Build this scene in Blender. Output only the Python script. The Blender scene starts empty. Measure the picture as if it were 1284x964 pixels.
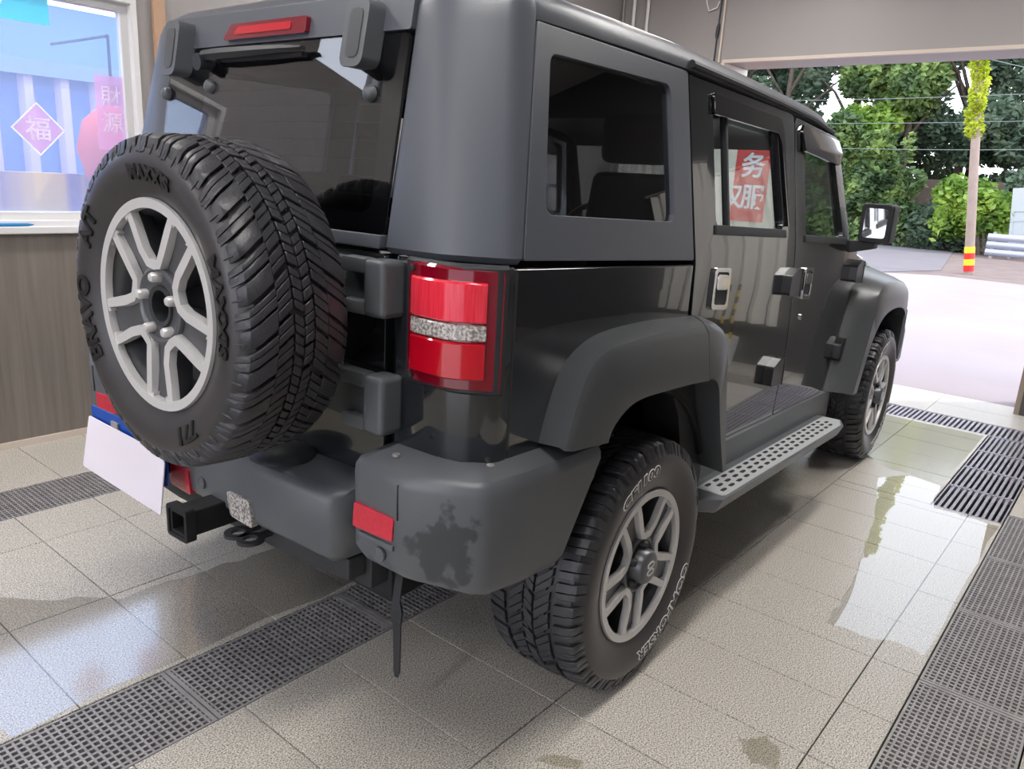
import bpy, bmesh, math, random
from mathutils import Vector, Matrix
from mathutils.geometry import tessellate_polygon

random.seed(7)
sc = bpy.context.scene
COL = sc.collection
PI = math.pi

# ------------------------------------------------------------------ camera
cam_d = bpy.data.cameras.new('camera')
cam_d.sensor_width = 36.0
cam_d.lens = 973.44 / 1284 * 36.0
cam_d.clip_end = 300
cam = bpy.data.objects.new('camera', cam_d)
COL.objects.link(cam)
cam.matrix_world = Matrix(((0.63823238, 0.16201348, -0.75260286, 0.0),
                           (-0.7677575, 0.20587485, -0.60676516, 0.0),
                           (0.05663787, 0.96507366, 0.25578306, 1.415),
                           (0, 0, 0, 1)))
sc.camera = cam

# ------------------------------------------------------------------ world, sun, exposure
world = bpy.data.worlds.new('world')
sc.world = world
world.use_nodes = True
wn = world.node_tree.nodes
wl = world.node_tree.links
bg = wn['Background']
tcw = wn.new('ShaderNodeTexCoord')
sepw = wn.new('ShaderNodeSeparateXYZ')
rampw = wn.new('ShaderNodeValToRGB')
wl.new(tcw.outputs['Generated'], sepw.inputs[0])
wl.new(sepw.outputs['Z'], rampw.inputs[0])
rampw.color_ramp.elements[0].color = (0.92, 0.94, 1.0, 1)
rampw.color_ramp.elements[1].color = (0.62, 0.74, 1.0, 1)
wl.new(rampw.outputs[0], bg.inputs[0])
bg.inputs[1].default_value = 4.2

sun_d = bpy.data.lights.new('sun', 'SUN')
sun_d.energy = 2.4
sun_d.angle = math.radians(3)
sun_d.color = (1.0, 0.95, 0.87)
sun = bpy.data.objects.new('sun', sun_d)
COL.objects.link(sun)
sun.rotation_euler = (math.radians(20), math.radians(24), 0)
sun.location = (10, 0, 12)

sc.view_settings.view_transform = 'Standard'
sc.view_settings.look = 'None'
sc.view_settings.exposure = 0.0
sc.view_settings.gamma = 1.0
sc.view_settings.use_curve_mapping = False

# ------------------------------------------------------------------ materials
MATS = {}


def nodes_of(m):
    return m.node_tree.nodes, m.node_tree.links


def mat(name, col, rough=0.5, metal=0.0, coat=0.0, spec=0.5, noise=None, bump=None, emit=None, stretch=None, spec_lvl=None):
    """noise = (scale, amount, colour2) ; bump = (scale, strength)"""
    if name in MATS:
        return MATS[name]
    m = bpy.data.materials.new(name)
    m.use_nodes = True
    n, l = nodes_of(m)
    b = n['Principled BSDF']
    c = (col[0], col[1], col[2], 1)
    b.inputs['Base Color'].default_value = c
    b.inputs['Roughness'].default_value = rough
    b.inputs['Metallic'].default_value = metal
    b.inputs['Coat Weight'].default_value = coat
    b.inputs['Coat Roughness'].default_value = 0.02
    b.inputs['Specular IOR Level'].default_value = spec
    if emit:
        b.inputs['Emission Color'].default_value = (emit[0], emit[1], emit[2], 1)
        b.inputs['Emission Strength'].default_value = emit[3]
    if noise or bump:
        g = n.new('ShaderNodeNewGeometry')
        mp = n.new('ShaderNodeMapping')
        l.new(g.outputs['Position'], mp.inputs[0])
        if stretch:
            mp.inputs['Scale'].default_value = stretch
    if noise:
        t = n.new('ShaderNodeTexNoise')
        t.inputs['Scale'].default_value = noise[0]
        t.inputs['Detail'].default_value = 4
        l.new(mp.outputs[0], t.inputs['Vector'])
        r = n.new('ShaderNodeValToRGB')
        r.color_ramp.elements[0].position = 0.5 - noise[1]
        r.color_ramp.elements[1].position = 0.5 + noise[1]
        r.color_ramp.elements[0].color = c
        c2 = noise[2]
        r.color_ramp.elements[1].color = (c2[0], c2[1], c2[2], 1)
        l.new(t.outputs['Fac'], r.inputs[0])
        l.new(r.outputs[0], b.inputs['Base Color'])
    if bump:
        t2 = n.new('ShaderNodeTexNoise')
        t2.inputs['Scale'].default_value = bump[0]
        t2.inputs['Detail'].default_value = 3
        l.new(mp.outputs[0], t2.inputs['Vector'])
        bp = n.new('ShaderNodeBump')
        bp.inputs['Strength'].default_value = bump[1]
        bp.inputs['Distance'].default_value = 0.002
        l.new(t2.outputs['Fac'], bp.inputs['Height'])
        l.new(bp.outputs[0], b.inputs['Normal'])
    MATS[name] = m
    return m


def srgb(r, g, b):
    def f(v):
        v /= 255.0
        return v / 12.92 if v <= 0.04045 else ((v + 0.055) / 1.055) ** 2.4
    return (f(r), f(g), f(b))


def two_sided_ior(n, l, fr, ior):
    # the same index seen from either side of a thin sheet
    ge = n.new('ShaderNodeNewGeometry')
    mr = n.new('ShaderNodeMapRange')
    mr.inputs['To Min'].default_value = ior
    mr.inputs['To Max'].default_value = 1.0 / ior
    l.new(ge.outputs['Backfacing'], mr.inputs['Value'])
    l.new(mr.outputs[0], fr.inputs[0])


def glass_mat(name, tint, refl_boost=0.0, rough=0.0, ior=1.5):
    m = bpy.data.materials.new(name)
    m.use_nodes = True
    n, l = nodes_of(m)
    for x in list(n):
        if x.type != 'OUTPUT_MATERIAL':
            n.remove(x)
    out = [x for x in n if x.type == 'OUTPUT_MATERIAL'][0]
    tr = n.new('ShaderNodeBsdfTransparent')
    tr.inputs[0].default_value = (tint[0], tint[1], tint[2], 1)
    gl = n.new('ShaderNodeBsdfGlossy')
    gl.inputs['Roughness'].default_value = rough
    fr = n.new('ShaderNodeFresnel')
    two_sided_ior(n, l, fr, ior)
    mx = n.new('ShaderNodeMixShader')
    if refl_boost:
        ad = n.new('ShaderNodeMath')
        ad.operation = 'ADD'
        ad.inputs[1].default_value = refl_boost
        l.new(fr.outputs[0], ad.inputs[0])
        l.new(ad.outputs[0], mx.inputs[0])
    else:
        l.new(fr.outputs[0], mx.inputs[0])
    l.new(tr.outputs[0], mx.inputs[1])
    l.new(gl.outputs[0], mx.inputs[2])
    l.new(mx.outputs[0], out.inputs[0])
    MATS[name] = m
    return m


def tile_mat():
    m = bpy.data.materials.new('terrazzo_tile')
    m.use_nodes = True
    n, l = nodes_of(m)
    b = n['Principled BSDF']
    g = n.new('ShaderNodeNewGeometry')
    t = n.new('ShaderNodeTexNoise')
    t.inputs['Scale'].default_value = 250
    t.inputs['Detail'].default_value = 3
    l.new(g.outputs['Position'], t.inputs['Vector'])
    r = n.new('ShaderNodeValToRGB')
    e = r.color_ramp.elements
    e[0].position = 0.34
    e[0].color = (*srgb(96, 89, 82), 1)
    e[1].position = 0.64
    e[1].color = (*srgb(232, 226, 216), 1)
    mid = e.new(0.47)
    mid.color = (*srgb(182, 175, 165), 1)
    l.new(t.outputs['Fac'], r.inputs[0])
    l.new(r.outputs[0], b.inputs['Base Color'])
    b.inputs['Roughness'].default_value = 0.34
    MATS['tile'] = m
    return m


def leaf_mat(name, c1, c2, c3, trans=0.35, scale=1.1):
    m = bpy.data.materials.new(name)
    m.use_nodes = True
    n, l = nodes_of(m)
    b = n['Principled BSDF']
    out = [x for x in n if x.type == 'OUTPUT_MATERIAL'][0]
    g = n.new('ShaderNodeNewGeometry')
    t = n.new('ShaderNodeTexNoise')
    t.inputs['Scale'].default_value = scale
    t.inputs['Detail'].default_value = 5
    l.new(g.outputs['Position'], t.inputs['Vector'])
    r = n.new('ShaderNodeValToRGB')
    e = r.color_ramp.elements
    e[0].position = 0.33
    e[0].color = (*c1, 1)
    e[1].position = 0.66
    e[1].color = (*c3, 1)
    x = e.new(0.5)
    x.color = (*c2, 1)
    l.new(t.outputs['Fac'], r.inputs[0])
    l.new(r.outputs[0], b.inputs['Base Color'])
    b.inputs['Roughness'].default_value = 0.55
    tl = n.new('ShaderNodeBsdfTranslucent')
    l.new(r.outputs[0], tl.inputs[0])
    mx = n.new('ShaderNodeMixShader')
    mx.inputs[0].default_value = trans
    l.new(b.outputs[0], mx.inputs[1])
    l.new(tl.outputs[0], mx.inputs[2])
    l.new(mx.outputs[0], out.inputs[0])
    MATS[name] = m
    return m


TILE = tile_mat()
M_wall = mat('painted_wall', srgb(158, 152, 150), 0.45, noise=(0.8, 0.3, srgb(150, 144, 143)))
M_clad = mat('grey_wood_cladding', srgb(112, 104, 97), 0.5, noise=(3.0, 0.22, srgb(132, 124, 116)), stretch=(14, 14, 0.5))
M_pit = mat('drain_bed_shade', srgb(14, 14, 13), 0.9)  # slab coloured near black to stand for the shade inside the drains
M_floor_c = mat('wet_concrete', srgb(150, 144, 130), 0.3, noise=(2.0, 0.3, srgb(134, 128, 112)))
M_steel = mat('galvanised_steel', srgb(168, 164, 164), 0.5, 0.2, noise=(18, 0.3, srgb(136, 132, 132)))
M_slat = mat('worn_steel', srgb(168, 164, 172), 0.45, 0.2, noise=(12, 0.3, srgb(136, 132, 140)))
M_whiteframe = mat('white_pvc', srgb(226, 224, 224), 0.35)
M_tan = mat('tan_wood', srgb(186, 150, 122), 0.5)
M_trim = mat('pale_trim', srgb(206, 192, 180), 0.4)
M_paint = mat('black_paint', (0.017, 0.019, 0.023), 0.14, coat=1.0, spec=0.6)
M_satin = mat('satin_black_hardtop', srgb(86, 89, 97), 0.36, spec=0.5, bump=(900, 0.12))
M_plastic = mat('grey_plastic', srgb(90, 93, 97), 0.36, bump=(1200, 0.15))
M_flare = mat('flare_plastic', srgb(74, 76, 78), 0.30, bump=(1200, 0.12))
M_dark = mat('dark_plastic', srgb(40, 42, 46), 0.55)
M_black = mat('matt_black', (0.008, 0.008, 0.010), 0.7)
M_rubber = mat('tyre_rubber', srgb(46, 46, 51), 0.40, noise=(30, 0.3, srgb(58, 58, 62)), bump=(140, 0.5))
M_side = mat('tyre_sidewall', srgb(50, 48, 51), 0.36, noise=(8, 0.3, srgb(64, 61, 63)))
M_rimdark = mat('rim_gunmetal', srgb(92, 93, 97), 0.32, 0.35)
M_rimsilver = mat('rim_machined', srgb(214, 212, 212), 0.34, 0.3)
M_chrome = mat('chrome', srgb(225, 225, 228), 0.08, 1.0)
M_alu = mat('step_aluminium', srgb(190, 192, 194), 0.42, 0.15)
M_redlens = mat('red_lens', srgb(190, 8, 34), 0.08, coat=1.0)
M_reflector = mat('red_prism', srgb(196, 22, 52), 0.2, coat=1.0, noise=(90, 0.3, srgb(214, 40, 70)))
M_redbright = mat('red_reflector', srgb(224, 28, 50), 0.15, coat=1.0, noise=(60, 0.25, srgb(240, 66, 84)), stretch=(1, 6, 0.2))
M_reddark = mat('dark_red_lens', srgb(120, 6, 30), 0.08, coat=1.0)
M_clearlens = mat('clear_lens', srgb(214, 208, 204), 0.15, coat=1.0, noise=(160, 0.12, srgb(120, 114, 110)))
M_card = mat('white_card', srgb(236, 228, 238), 0.6)
M_plate = mat('blue_plate', srgb(20, 76, 168), 0.3)
M_white = mat('white_paint', srgb(236, 236, 234), 0.5)
M_red = mat('red_sign', srgb(214, 62, 52), 0.5)
M_yellow = mat('yellow_paint', srgb(238, 196, 24), 0.5)
M_redband = mat('red_band', srgb(216, 28, 26), 0.5)
M_seat = mat('seat_fabric', srgb(38, 38, 40), 0.8)
M_green = mat('green_edge', srgb(40, 150, 120), 0.5)
M_curtain = mat('white_plastic_curtain', srgb(228, 225, 220), 0.5)
M_bark = mat('bark', srgb(92, 80, 68), 0.85, noise=(9, 0.2, srgb(60, 52, 44)))
M_pole = mat('concrete_pole', srgb(158, 140, 126), 0.8, noise=(6, 0.3, srgb(136, 118, 106)))
M_dirt = mat('dirt', srgb(122, 104, 95), 0.9, noise=(2.2, 0.25, srgb(98, 82, 74)))
M_apron = mat('pale_concrete', srgb(148, 136, 137), 0.8, noise=(0.7, 0.3, srgb(134, 122, 122)))
M_road = mat('asphalt', srgb(112, 104, 104), 0.85, noise=(1.4, 0.3, srgb(102, 95, 95)))
M_added_lamp = mat('added_panel_glow', (1, 1, 1), 0.5, emit=(1.0, 0.97, 0.93, 34.0))  # glow of the added ceiling panels that lift the indoor light
G_pane = glass_mat('tinted_glass', (0.82, 0.85, 0.85), 0.03)
G_dark = glass_mat('privacy_glass', (0.56, 0.57, 0.60), 0.07)
G_water = glass_mat('water', (0.86, 0.85, 0.80), 0.06, 0.012, 1.33)
L_dark = leaf_mat('leaf_dark', srgb(62, 80, 66), srgb(92, 112, 88), srgb(126, 142, 114))
L_mid = leaf_mat('leaf_mid', srgb(66, 88, 56), srgb(98, 122, 72), srgb(146, 168, 92))
L_bright = leaf_mat('leaf_bright', srgb(92, 124, 52), srgb(126, 158, 64), srgb(172, 194, 88), 0.4)
L_vine = leaf_mat('leaf_vine', srgb(150, 164, 30), srgb(178, 190, 48), srgb(206, 212, 84), 0.45)

# ------------------------------------------------------------------ helpers


def tag(o, label=None, cat=None, group=None, kind=None):
    if label:
        o['label'] = label
    if cat:
        o['category'] = cat
    if group:
        o['group'] = group
    if kind:
        o['kind'] = kind
    return o


def empty(name, loc=(0, 0, 0), rz=0.0, parent=None):
    o = bpy.data.objects.new(name, None)
    COL.objects.link(o)
    o.empty_display_size = 0.1
    o.location = loc
    o.rotation_euler = (0, 0, rz)
    if parent:
        o.parent = parent
    return o


def finish(name, bm, m, parent=None, bevel=0.0, seg=2, ang=35, smooth=True, wnorm=False, loc=None):
    bmesh.ops.remove_doubles(bm, verts=bm.verts, dist=1e-6)
    bmesh.ops.recalc_face_normals(bm, faces=bm.faces)
    if bevel:
        ed = [e for e in bm.edges if len(e.link_faces) == 2 and e.calc_face_angle(0) > math.radians(ang)]
        if ed:
            bmesh.ops.bevel(bm, geom=ed, offset=bevel, segments=seg, profile=0.6, affect='EDGES', clamp_overlap=True)
    me = bpy.data.meshes.new(name)
    bm.to_mesh(me)
    bm.free()
    if smooth:
        me.shade_smooth()
        me.set_sharp_from_angle(angle=math.radians(42))
    if isinstance(m, (list, tuple)):
        for x in m:
            me.materials.append(x)
    else:
        me.materials.append(m)
    o = bpy.data.objects.new(name, me)
    COL.objects.link(o)
    if parent:
        o.parent = parent
    if loc:
        o.location = loc
    if wnorm or bevel:
        w = o.modifiers.new('wn', 'WEIGHTED_NORMAL')
        w.keep_sharp = True
    return o


def copy_obj(o, parent=None, loc=None):
    c = o.copy()
    COL.objects.link(c)
    c.parent = parent
    if loc is not None:
        c.location = loc
    return c


def box(bm, x0, x1, y0, y1, z0, z1, mtx=None):
    vs = []
    for z in (z0, z1):
        for p in ((x0, y0), (x1, y0), (x1, y1), (x0, y1)):
            v = Vector((p[0], p[1], z))
            vs.append(bm.verts.new(mtx @ v if mtx else v))
    for f in ((0, 3, 2, 1), (4, 5, 6, 7), (0, 1, 5, 4), (1, 2, 6, 5), (2, 3, 7, 6), (3, 0, 4, 7)):
        bm.faces.new([vs[i] for i in f])
    return vs


def B(*a, **k):
    bm = bmesh.new()
    box(bm, *a, **k)
    return bm


def loft(bm, secs, closed=True, caps=True):
    rows = [[bm.verts.new(Vector(p)) for p in s] for s in secs]
    n = len(rows[0])
    for a, b in zip(rows[:-1], rows[1:]):
        for i in range(n if closed else n - 1):
            j = (i + 1) % n
            bm.faces.new((a[i], a[j], b[j], b[i]))
    if caps:
        bm.faces.new(rows[0])
        bm.faces.new(rows[-1])
    return rows


def tube(bm, pts, r, n=8, caps=True):
    pts = [Vector(p) for p in pts]
    rs = r if isinstance(r, (list, tuple)) else [r] * len(pts)
    secs = []
    prev = None
    for i, p in enumerate(pts):
        d = (pts[min(i + 1, len(pts) - 1)] - pts[max(i - 1, 0)]).normalized()
        if prev is None:
            a = d.orthogonal().normalized()
        else:
            a = (prev - d * prev.dot(d)).normalized()
        prev = a
        b = d.cross(a)
        secs.append([p + (a * math.cos(2 * PI * k / n) + b * math.sin(2 * PI * k / n)) * rs[i] for k in range(n)])
    loft(bm, secs, True, caps)


def lathe(bm, prof, n=48, axis='y', a0=0, a1=2 * PI, closed_prof=False):
    """prof: list of (axial, radius)"""
    full = abs(a1 - a0 - 2 * PI) < 1e-6
    cnt = n if full else n + 1
    rows = []
    for k in range(cnt):
        t = a0 + (a1 - a0) * k / n
        c, s = math.cos(t), math.sin(t)
        row = []
        for (h, r) in prof:
            row.append(bm.verts.new((r * c, h, r * s) if axis == 'y' else ((h, r * c, r * s) if axis == 'x' else (r * c, r * s, h))))
        rows.append(row)
    m = len(prof)
    for k in range(n if full else n):
        a, b = rows[k], rows[(k + 1) % cnt]
        for i in range(m if closed_prof else m - 1):
            j = (i + 1) % m
            try:
                bm.faces.new((a[i], a[j], b[j], b[i]))
            except ValueError:
                pass


def rounded(pts, r, seg=4):
    """round the corners of a 2D polygon; r single or per-corner"""
    n = len(pts)
    out = []
    for i in range(n):
        p = Vector(pts[i])
        a = Vector(pts[i - 1]) - p
        b = Vector(pts[(i + 1) % n]) - p
        ri = r[i] if isinstance(r, (list, tuple)) else r
        if ri <= 0:
            out.append(tuple(p))
            continue
        la, lb = a.length, b.length
        a.normalize()
        b.normalize()
        ang = a.angle(b)
        d = min(ri / math.tan(ang / 2), la * 0.45, lb * 0.45)
        p0 = p + a * d
        p1 = p + b * d
        for k in range(seg + 1):
            t = k / seg
            q = (1 - t) ** 2 * p0 + 2 * t * (1 - t) * p + t * t * p1
            out.append((q.x, q.y))
    return out


def panel_bm(outer, holes, mapf, thick):
    """flat panel with holes; mapf(u, v, depth) -> 3D"""
    bm = bmesh.new()
    loops = [outer] + list(holes)
    tris = tessellate_polygon([[Vector((p[0], p[1], 0)) for p in lp] for lp in loops])
    flat = [p for lp in loops for p in lp]
    fv = [bm.verts.new(mapf(p[0], p[1], 0)) for p in flat]
    bv = [bm.verts.new(mapf(p[0], p[1], thick)) for p in flat]
    for t in tris:
        try:
            bm.faces.new([fv[i] for i in t])
            bm.faces.new([bv[i] for i in reversed(t)])
        except ValueError:
            pass
    k = 0
    for lp in loops:
        n = len(lp)
        for i in range(n):
            j = (i + 1) % n
            try:
                bm.faces.new((fv[k + i], fv[k + j], bv[k + j], bv[k + i]))
            except ValueError:
                pass
        k += n
    return bm


def text_mesh(body, size, extrude=0.0, offset=0.0, align='CENTER'):
    c = bpy.data.curves.new('glyphs', 'FONT')
    c.body = body
    c.size = size
    c.extrude = extrude
    c.offset = offset
    c.align_x = align
    c.resolution_u = 3
    o = bpy.data.objects.new('glyphs', c)
    COL.objects.link(o)
    dg = bpy.context.evaluated_depsgraph_get()
    me = bpy.data.meshes.new_from_object(o.evaluated_get(dg))
    bpy.data.objects.remove(o)
    bpy.data.curves.remove(c)
    return me


def text_obj(name, body, size, m, mtx, parent=None, extrude=0.0005, offset=0.0, align='CENTER'):
    me = text_mesh(body, size, extrude, offset, align)
    me.transform(mtx)
    me.materials.clear()
    me.materials.append(m)
    o = bpy.data.objects.new(name, me)
    COL.objects.link(o)
    if parent:
        o.parent = parent
    return o


def frame_mtx(origin, u, v):
    u = Vector(u).normalized()
    v = Vector(v).normalized()
    w = u.cross(v)
    return Matrix(((u.x, v.x, w.x, origin[0]), (u.y, v.y, w.y, origin[1]), (u.z, v.z, w.z, origin[2]), (0, 0, 0, 1)))

# ================================================================== SETTING
YL = 4.155          # left wall
XF = 6.42           # inner face of front wall
CEIL = 3.30


def struct(o):
    o['kind'] = 'structure'
    return o


# floor: pit slab with a raised concrete bed outside the tiled area
bm = bmesh.new()
box(bm, -4.0, 6.87, -3.2, YL + 0.2, -0.40, -0.20)
box(bm, -4.0, 0.377, -3.2, YL, -0.20, 0.0)
box(bm, 0.377, 6.64, -3.2, -0.602, -0.20, 0.0)
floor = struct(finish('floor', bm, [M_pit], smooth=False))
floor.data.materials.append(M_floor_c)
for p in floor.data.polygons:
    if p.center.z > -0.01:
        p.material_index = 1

# terrazzo tiles, each a piece of the floor
tile_cache = {}


def tile(x0, x1, y0, y1):
    g = 0.0016
    sx, sy = round(x1 - x0 - 2 * g, 4), round(y1 - y0 - 2 * g, 4)
    if sx < 0.02 or sy < 0.02:
        return
    key = (sx, sy)
    zz = random.uniform(-0.0006, 0.0006)
    if key not in tile_cache:
        b = B(-sx / 2, sx / 2, -sy / 2, sy / 2, -0.19, 0.0)
        ed = [e for e in b.edges if all(abs(v.co.z) < 1e-6 for v in e.verts)]
        bmesh.ops.bevel(b, geom=ed, offset=0.0012, segments=1, affect='EDGES')
        o = finish('tile', b, TILE, floor, smooth=False)
        tile_cache[key] = o
    else:
        o = copy_obj(tile_cache[key], floor)
    o.location = ((x0 + x1) / 2, (y0 + y1) / 2, zz)


xl = [0.379 + 0.2985 * k for k in range(0, 40)]
xl = [x for x in xl if x < 5.60] + [5.648]
cols = [(-0.602, 0.008), (0.304, 0.444), (0.444, 1.051), (1.051, 1.649), (1.945, 2.45), (2.45, 3.0), (3.0, 3.287), (3.593, YL)]
for (y0, y1) in cols:
    for a, b_ in zip(xl[:-1], xl[1:]):
        yy0, yy1 = y0, y1
        if y0 < 0.60 and y1 > 0.31 and b_ > 4.054:
            if a < 4.05:
                tile(a, 4.050, y0, y1)
                a = 4.054
            if y1 <= 0.6:
                continue
            yy0 = 0.610
        tile(a, b_, yy0, yy1)
    for a, b_ in ((5.964, 6.30), (6.30, 6.64)):
        tile(a, b_, y0, y1)
for a, b_ in ((4.206, 4.57), (4.57, 4.93), (4.93, 5.29), (5.29, 5.648), (5.964, 6.30), (6.30, 6.64)):
    tile(a, b_, 0.008, 0.300)
for a, b_ in ((5.964, 6.30), (6.30, 6.64)):
    tile(a, b_, 1.649, 1.945)
    tile(a, b_, 3.287, 3.593)


# ---- drain grates
def grate_mesh_obj(lx, ly, px, wx, py, wy, m):
    """bars across x direction every px (running along y, width wx) and along x every py (width wy)"""
    b = bmesh.new()
    fw = 0.007
    box(b, -lx / 2, lx / 2, -ly / 2, -ly / 2 + fw, -0.026, -0.002)
    box(b, -lx / 2, lx / 2, ly / 2 - fw, ly / 2, -0.026, -0.002)
    box(b, -lx / 2, -lx / 2 + fw * 1.6, -ly / 2 + fw, ly / 2 - fw, -0.026, -0.002)
    box(b, lx / 2 - fw * 1.6, lx / 2, -ly / 2 + fw, ly / 2 - fw, -0.026, -0.002)
    if px:
        n = int(round(lx / px))
        for i in range(1, n):
            x = -lx / 2 + lx * i / n
            box(b, x - wx / 2, x + wx / 2, -ly / 2 + fw, ly / 2 - fw, -0.024, -0.003)
    if py:
        n = int(round(ly / py))
        for i in range(1, n):
            y = -ly / 2 + ly * i / n
            box(b, -lx / 2 + fw, lx / 2 - fw, y - wy / 2, y + wy / 2, -0.022, -0.0035)
    return b


ORD = ['first', 'second', 'third', 'fourth', 'fifth', 'sixth', 'seventh', 'eighth', 'ninth', 'tenth']


def strip(x_edges, y0, y1, args, m, label, group, axis='x'):
    cache = {}
    for i, (a, b_) in enumerate(zip(x_edges[:-1], x_edges[1:])):
        L = round(b_ - a - 0.004, 3)
        W = round(y1 - y0 - 0.006, 3)
        if L not in cache:
            bmx = grate_mesh_obj(L if axis == 'x' else W, W if axis == 'x' else L, *args, m)
            o = finish('drain_grate', bmx, m, smooth=False)
            cache[L] = o
        else:
            o = copy_obj(cache[L])
        o.location = ((a + b_) / 2, (y0 + y1) / 2, 0) if axis == 'x' else ((y0 + y1) / 2, (a + b_) / 2, 0)
        tag(o, label % ORD[i], 'drain grate', group)


strip([0.290 + 0.613 * k for k in range(9)] + [5.648], 1.649, 1.945, (0.0185, 0.0058, 0.0207, 0.0075), M_steel,
      'square-mesh steel drain grate running under the rear bumper, %s panel from the camera', 'mesh grates of the strip under the vehicle')
strip([0.290 + 0.595 * k for k in range(9)] + [5.648], 3.287, 3.593, (0.0185, 0.0058, 0.0207, 0.0075), M_steel,
      'mesh drain grate near the window wall behind the white card, %s panel from the camera', 'mesh grates of the strip by the window wall')
strip([0.72, 1.295, 1.875, 2.455, 3.03, 3.61, 4.202], 0.008, 0.304, (0.0207, 0.0072, 0.0185, 0.0058), M_steel,
      'fine mesh drain grate at the right edge beside the puddle, %s panel from the camera', 'mesh grates of the strip along the right edge')
strip([4.054, 4.45, 4.85, 5.25, 5.648], 0.304, 0.608, (0, 0, 0.0275, 0.0140), M_slat,
      'slatted drain grate with long bars right of the front wheel, %s panel from the camera', 'slatted grates right of the front wheel')
strip([0.304, 0.92, 1.53, 2.14, 2.75, 3.36, YL], 5.650, 5.962, (0, 0, 0.0300, 0.0150), M_slat,
      'slatted drain grate crossing the bay in front of the doorway, %s panel from the right', 'slatted grates across the doorway', axis='y')

# ---- walls
WIN = (-0.15, 2.005, 1.065, 2.165)     # x0, x1, z0, z1 of the office window opening


def wall_panel(name, outer, holes, mapf, th, m):
    return struct(finish(name, panel_bm(outer, holes, mapf, th), m, smooth=False))


def rect(a0, a1, b0, b1):
    return [(a0, b0), (a1, b0), (a1, b1), (a0, b1)]


wall_left = wall_panel('wall_left', rect(-4.0, 6.87, 0, CEIL), [rect(*WIN), rect(-1.25, -0.65, 2.72, 3.10)],
                       lambda u, v, d: (u, YL + d, v), 0.2, M_wall)
clad = finish('cladding_panel', panel_bm(rect(-4.0, XF, 0.03, 1.055), [], lambda u, v, d: (u, YL - 0.012 + d, v), 0.012), M_clad, wall_left, smooth=False)
finish('capping_strip', B(-4.0, -0.19, YL - 0.03, YL, 1.02, 1.055), M_trim, wall_left, smooth=False)
finish('wood_strip', B(2.09, 2.15, YL - 0.02, YL, 1.055, CEIL), M_tan, wall_left, smooth=False)
bb = struct(finish('baseboard_left', B(-4.0, XF, YL - 0.03, YL, 0, 0.03), M_trim, smooth=False))

op = (0.57, 3.11, 2.45)
wall_front = wall_panel('wall_front', [(-3.2, 0), (op[0], 0), (op[0], op[2]), (op[1], op[2]), (op[1], 0), (YL, 0), (YL, CEIL), (-3.2, CEIL)], [],
                        lambda u, v, d: (XF + d, u, v), 0.45, M_wall)
finish('wainscot', panel_bm(rect(-3.2, op[0] - 0.03, 0, CEIL), [], lambda u, v, d: (XF - 0.015 + d, u, v), 0.015),
       mat('dark_wainscot', srgb(70, 68, 68), 0.5), wall_front, smooth=False)
t1 = struct(finish('trim_1', B(XF - 0.012, XF + 0.03, op[0] - 0.02, op[1] + 0.02, op[2] - 0.006, op[2] + 0.018), M_trim, smooth=False))
t2 = struct(finish('trim_2', B(XF - 0.012, XF + 0.46, op[0] - 0.03, op[0] + 0.003, 0, op[2] - 0.006), mat('jamb_brown', srgb(142, 128, 114), 0.5), smooth=False))
t3 = struct(finish('trim_3', B(XF - 0.012, XF + 0.46, op[1] - 0.003, op[1] + 0.03, 0, op[2] - 0.006), M_trim, smooth=False))
wall_right = wall_panel('wall_right', rect(-4.0, 6.87, 0, CEIL), [], lambda u, v, d: (u, -3.2 - d, v), 0.2, mat('dim_wall', srgb(150, 148, 150), 0.5))
ceiling = struct(finish('ceiling', B(-4.0, 6.87, -3.4, YL + 0.2, CEIL, CEIL + 0.15), mat('ceiling_paint', srgb(170, 168, 168), 0.6), smooth=False))
wall_back = wall_panel('wall_back', [(-3.2, 0), (-1.3, 0), (-1.3, 2.85), (3.6, 2.85), (3.6, 0), (YL, 0), (YL, CEIL), (-3.2, CEIL)], [],
                       lambda u, v, d: (-4.0 - d, u, v), 0.2, M_wall)

# ---- office window
w1 = struct(empty('window_1', (0, 0, 0)))


def ring_frame(name, x0, x1, z0, z1, w, y0, y1, m, parent):
    return finish(name, panel_bm(rect(x0, x1, z0, z1), [rect(x0 + w, x1 - w, z0 + w, z1 - w)], lambda u, v, d: (u, y0 + d, v), y1 - y0), m, parent, bevel=0.004, seg=1)


x0, x1, z0, z1 = WIN
ring_frame('outer_frame', x0, x1, z0, z1, 0.030, YL - 0.02, YL + 0.10, M_whiteframe, w1)
ring_frame('sash_frame', x0 + 0.026, x1 - 0.026, z0 + 0.026, z1 - 0.026, 0.042, YL + 0.02, YL + 0.07, M_whiteframe, w1)
finish('window_sill', B(x0 - 0.02, x1 + 0.03, YL - 0.05, YL + 0.03, z0 - 0.03, z0 + 0.004), M_whiteframe, w1, bevel=0.004, seg=1)
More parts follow.
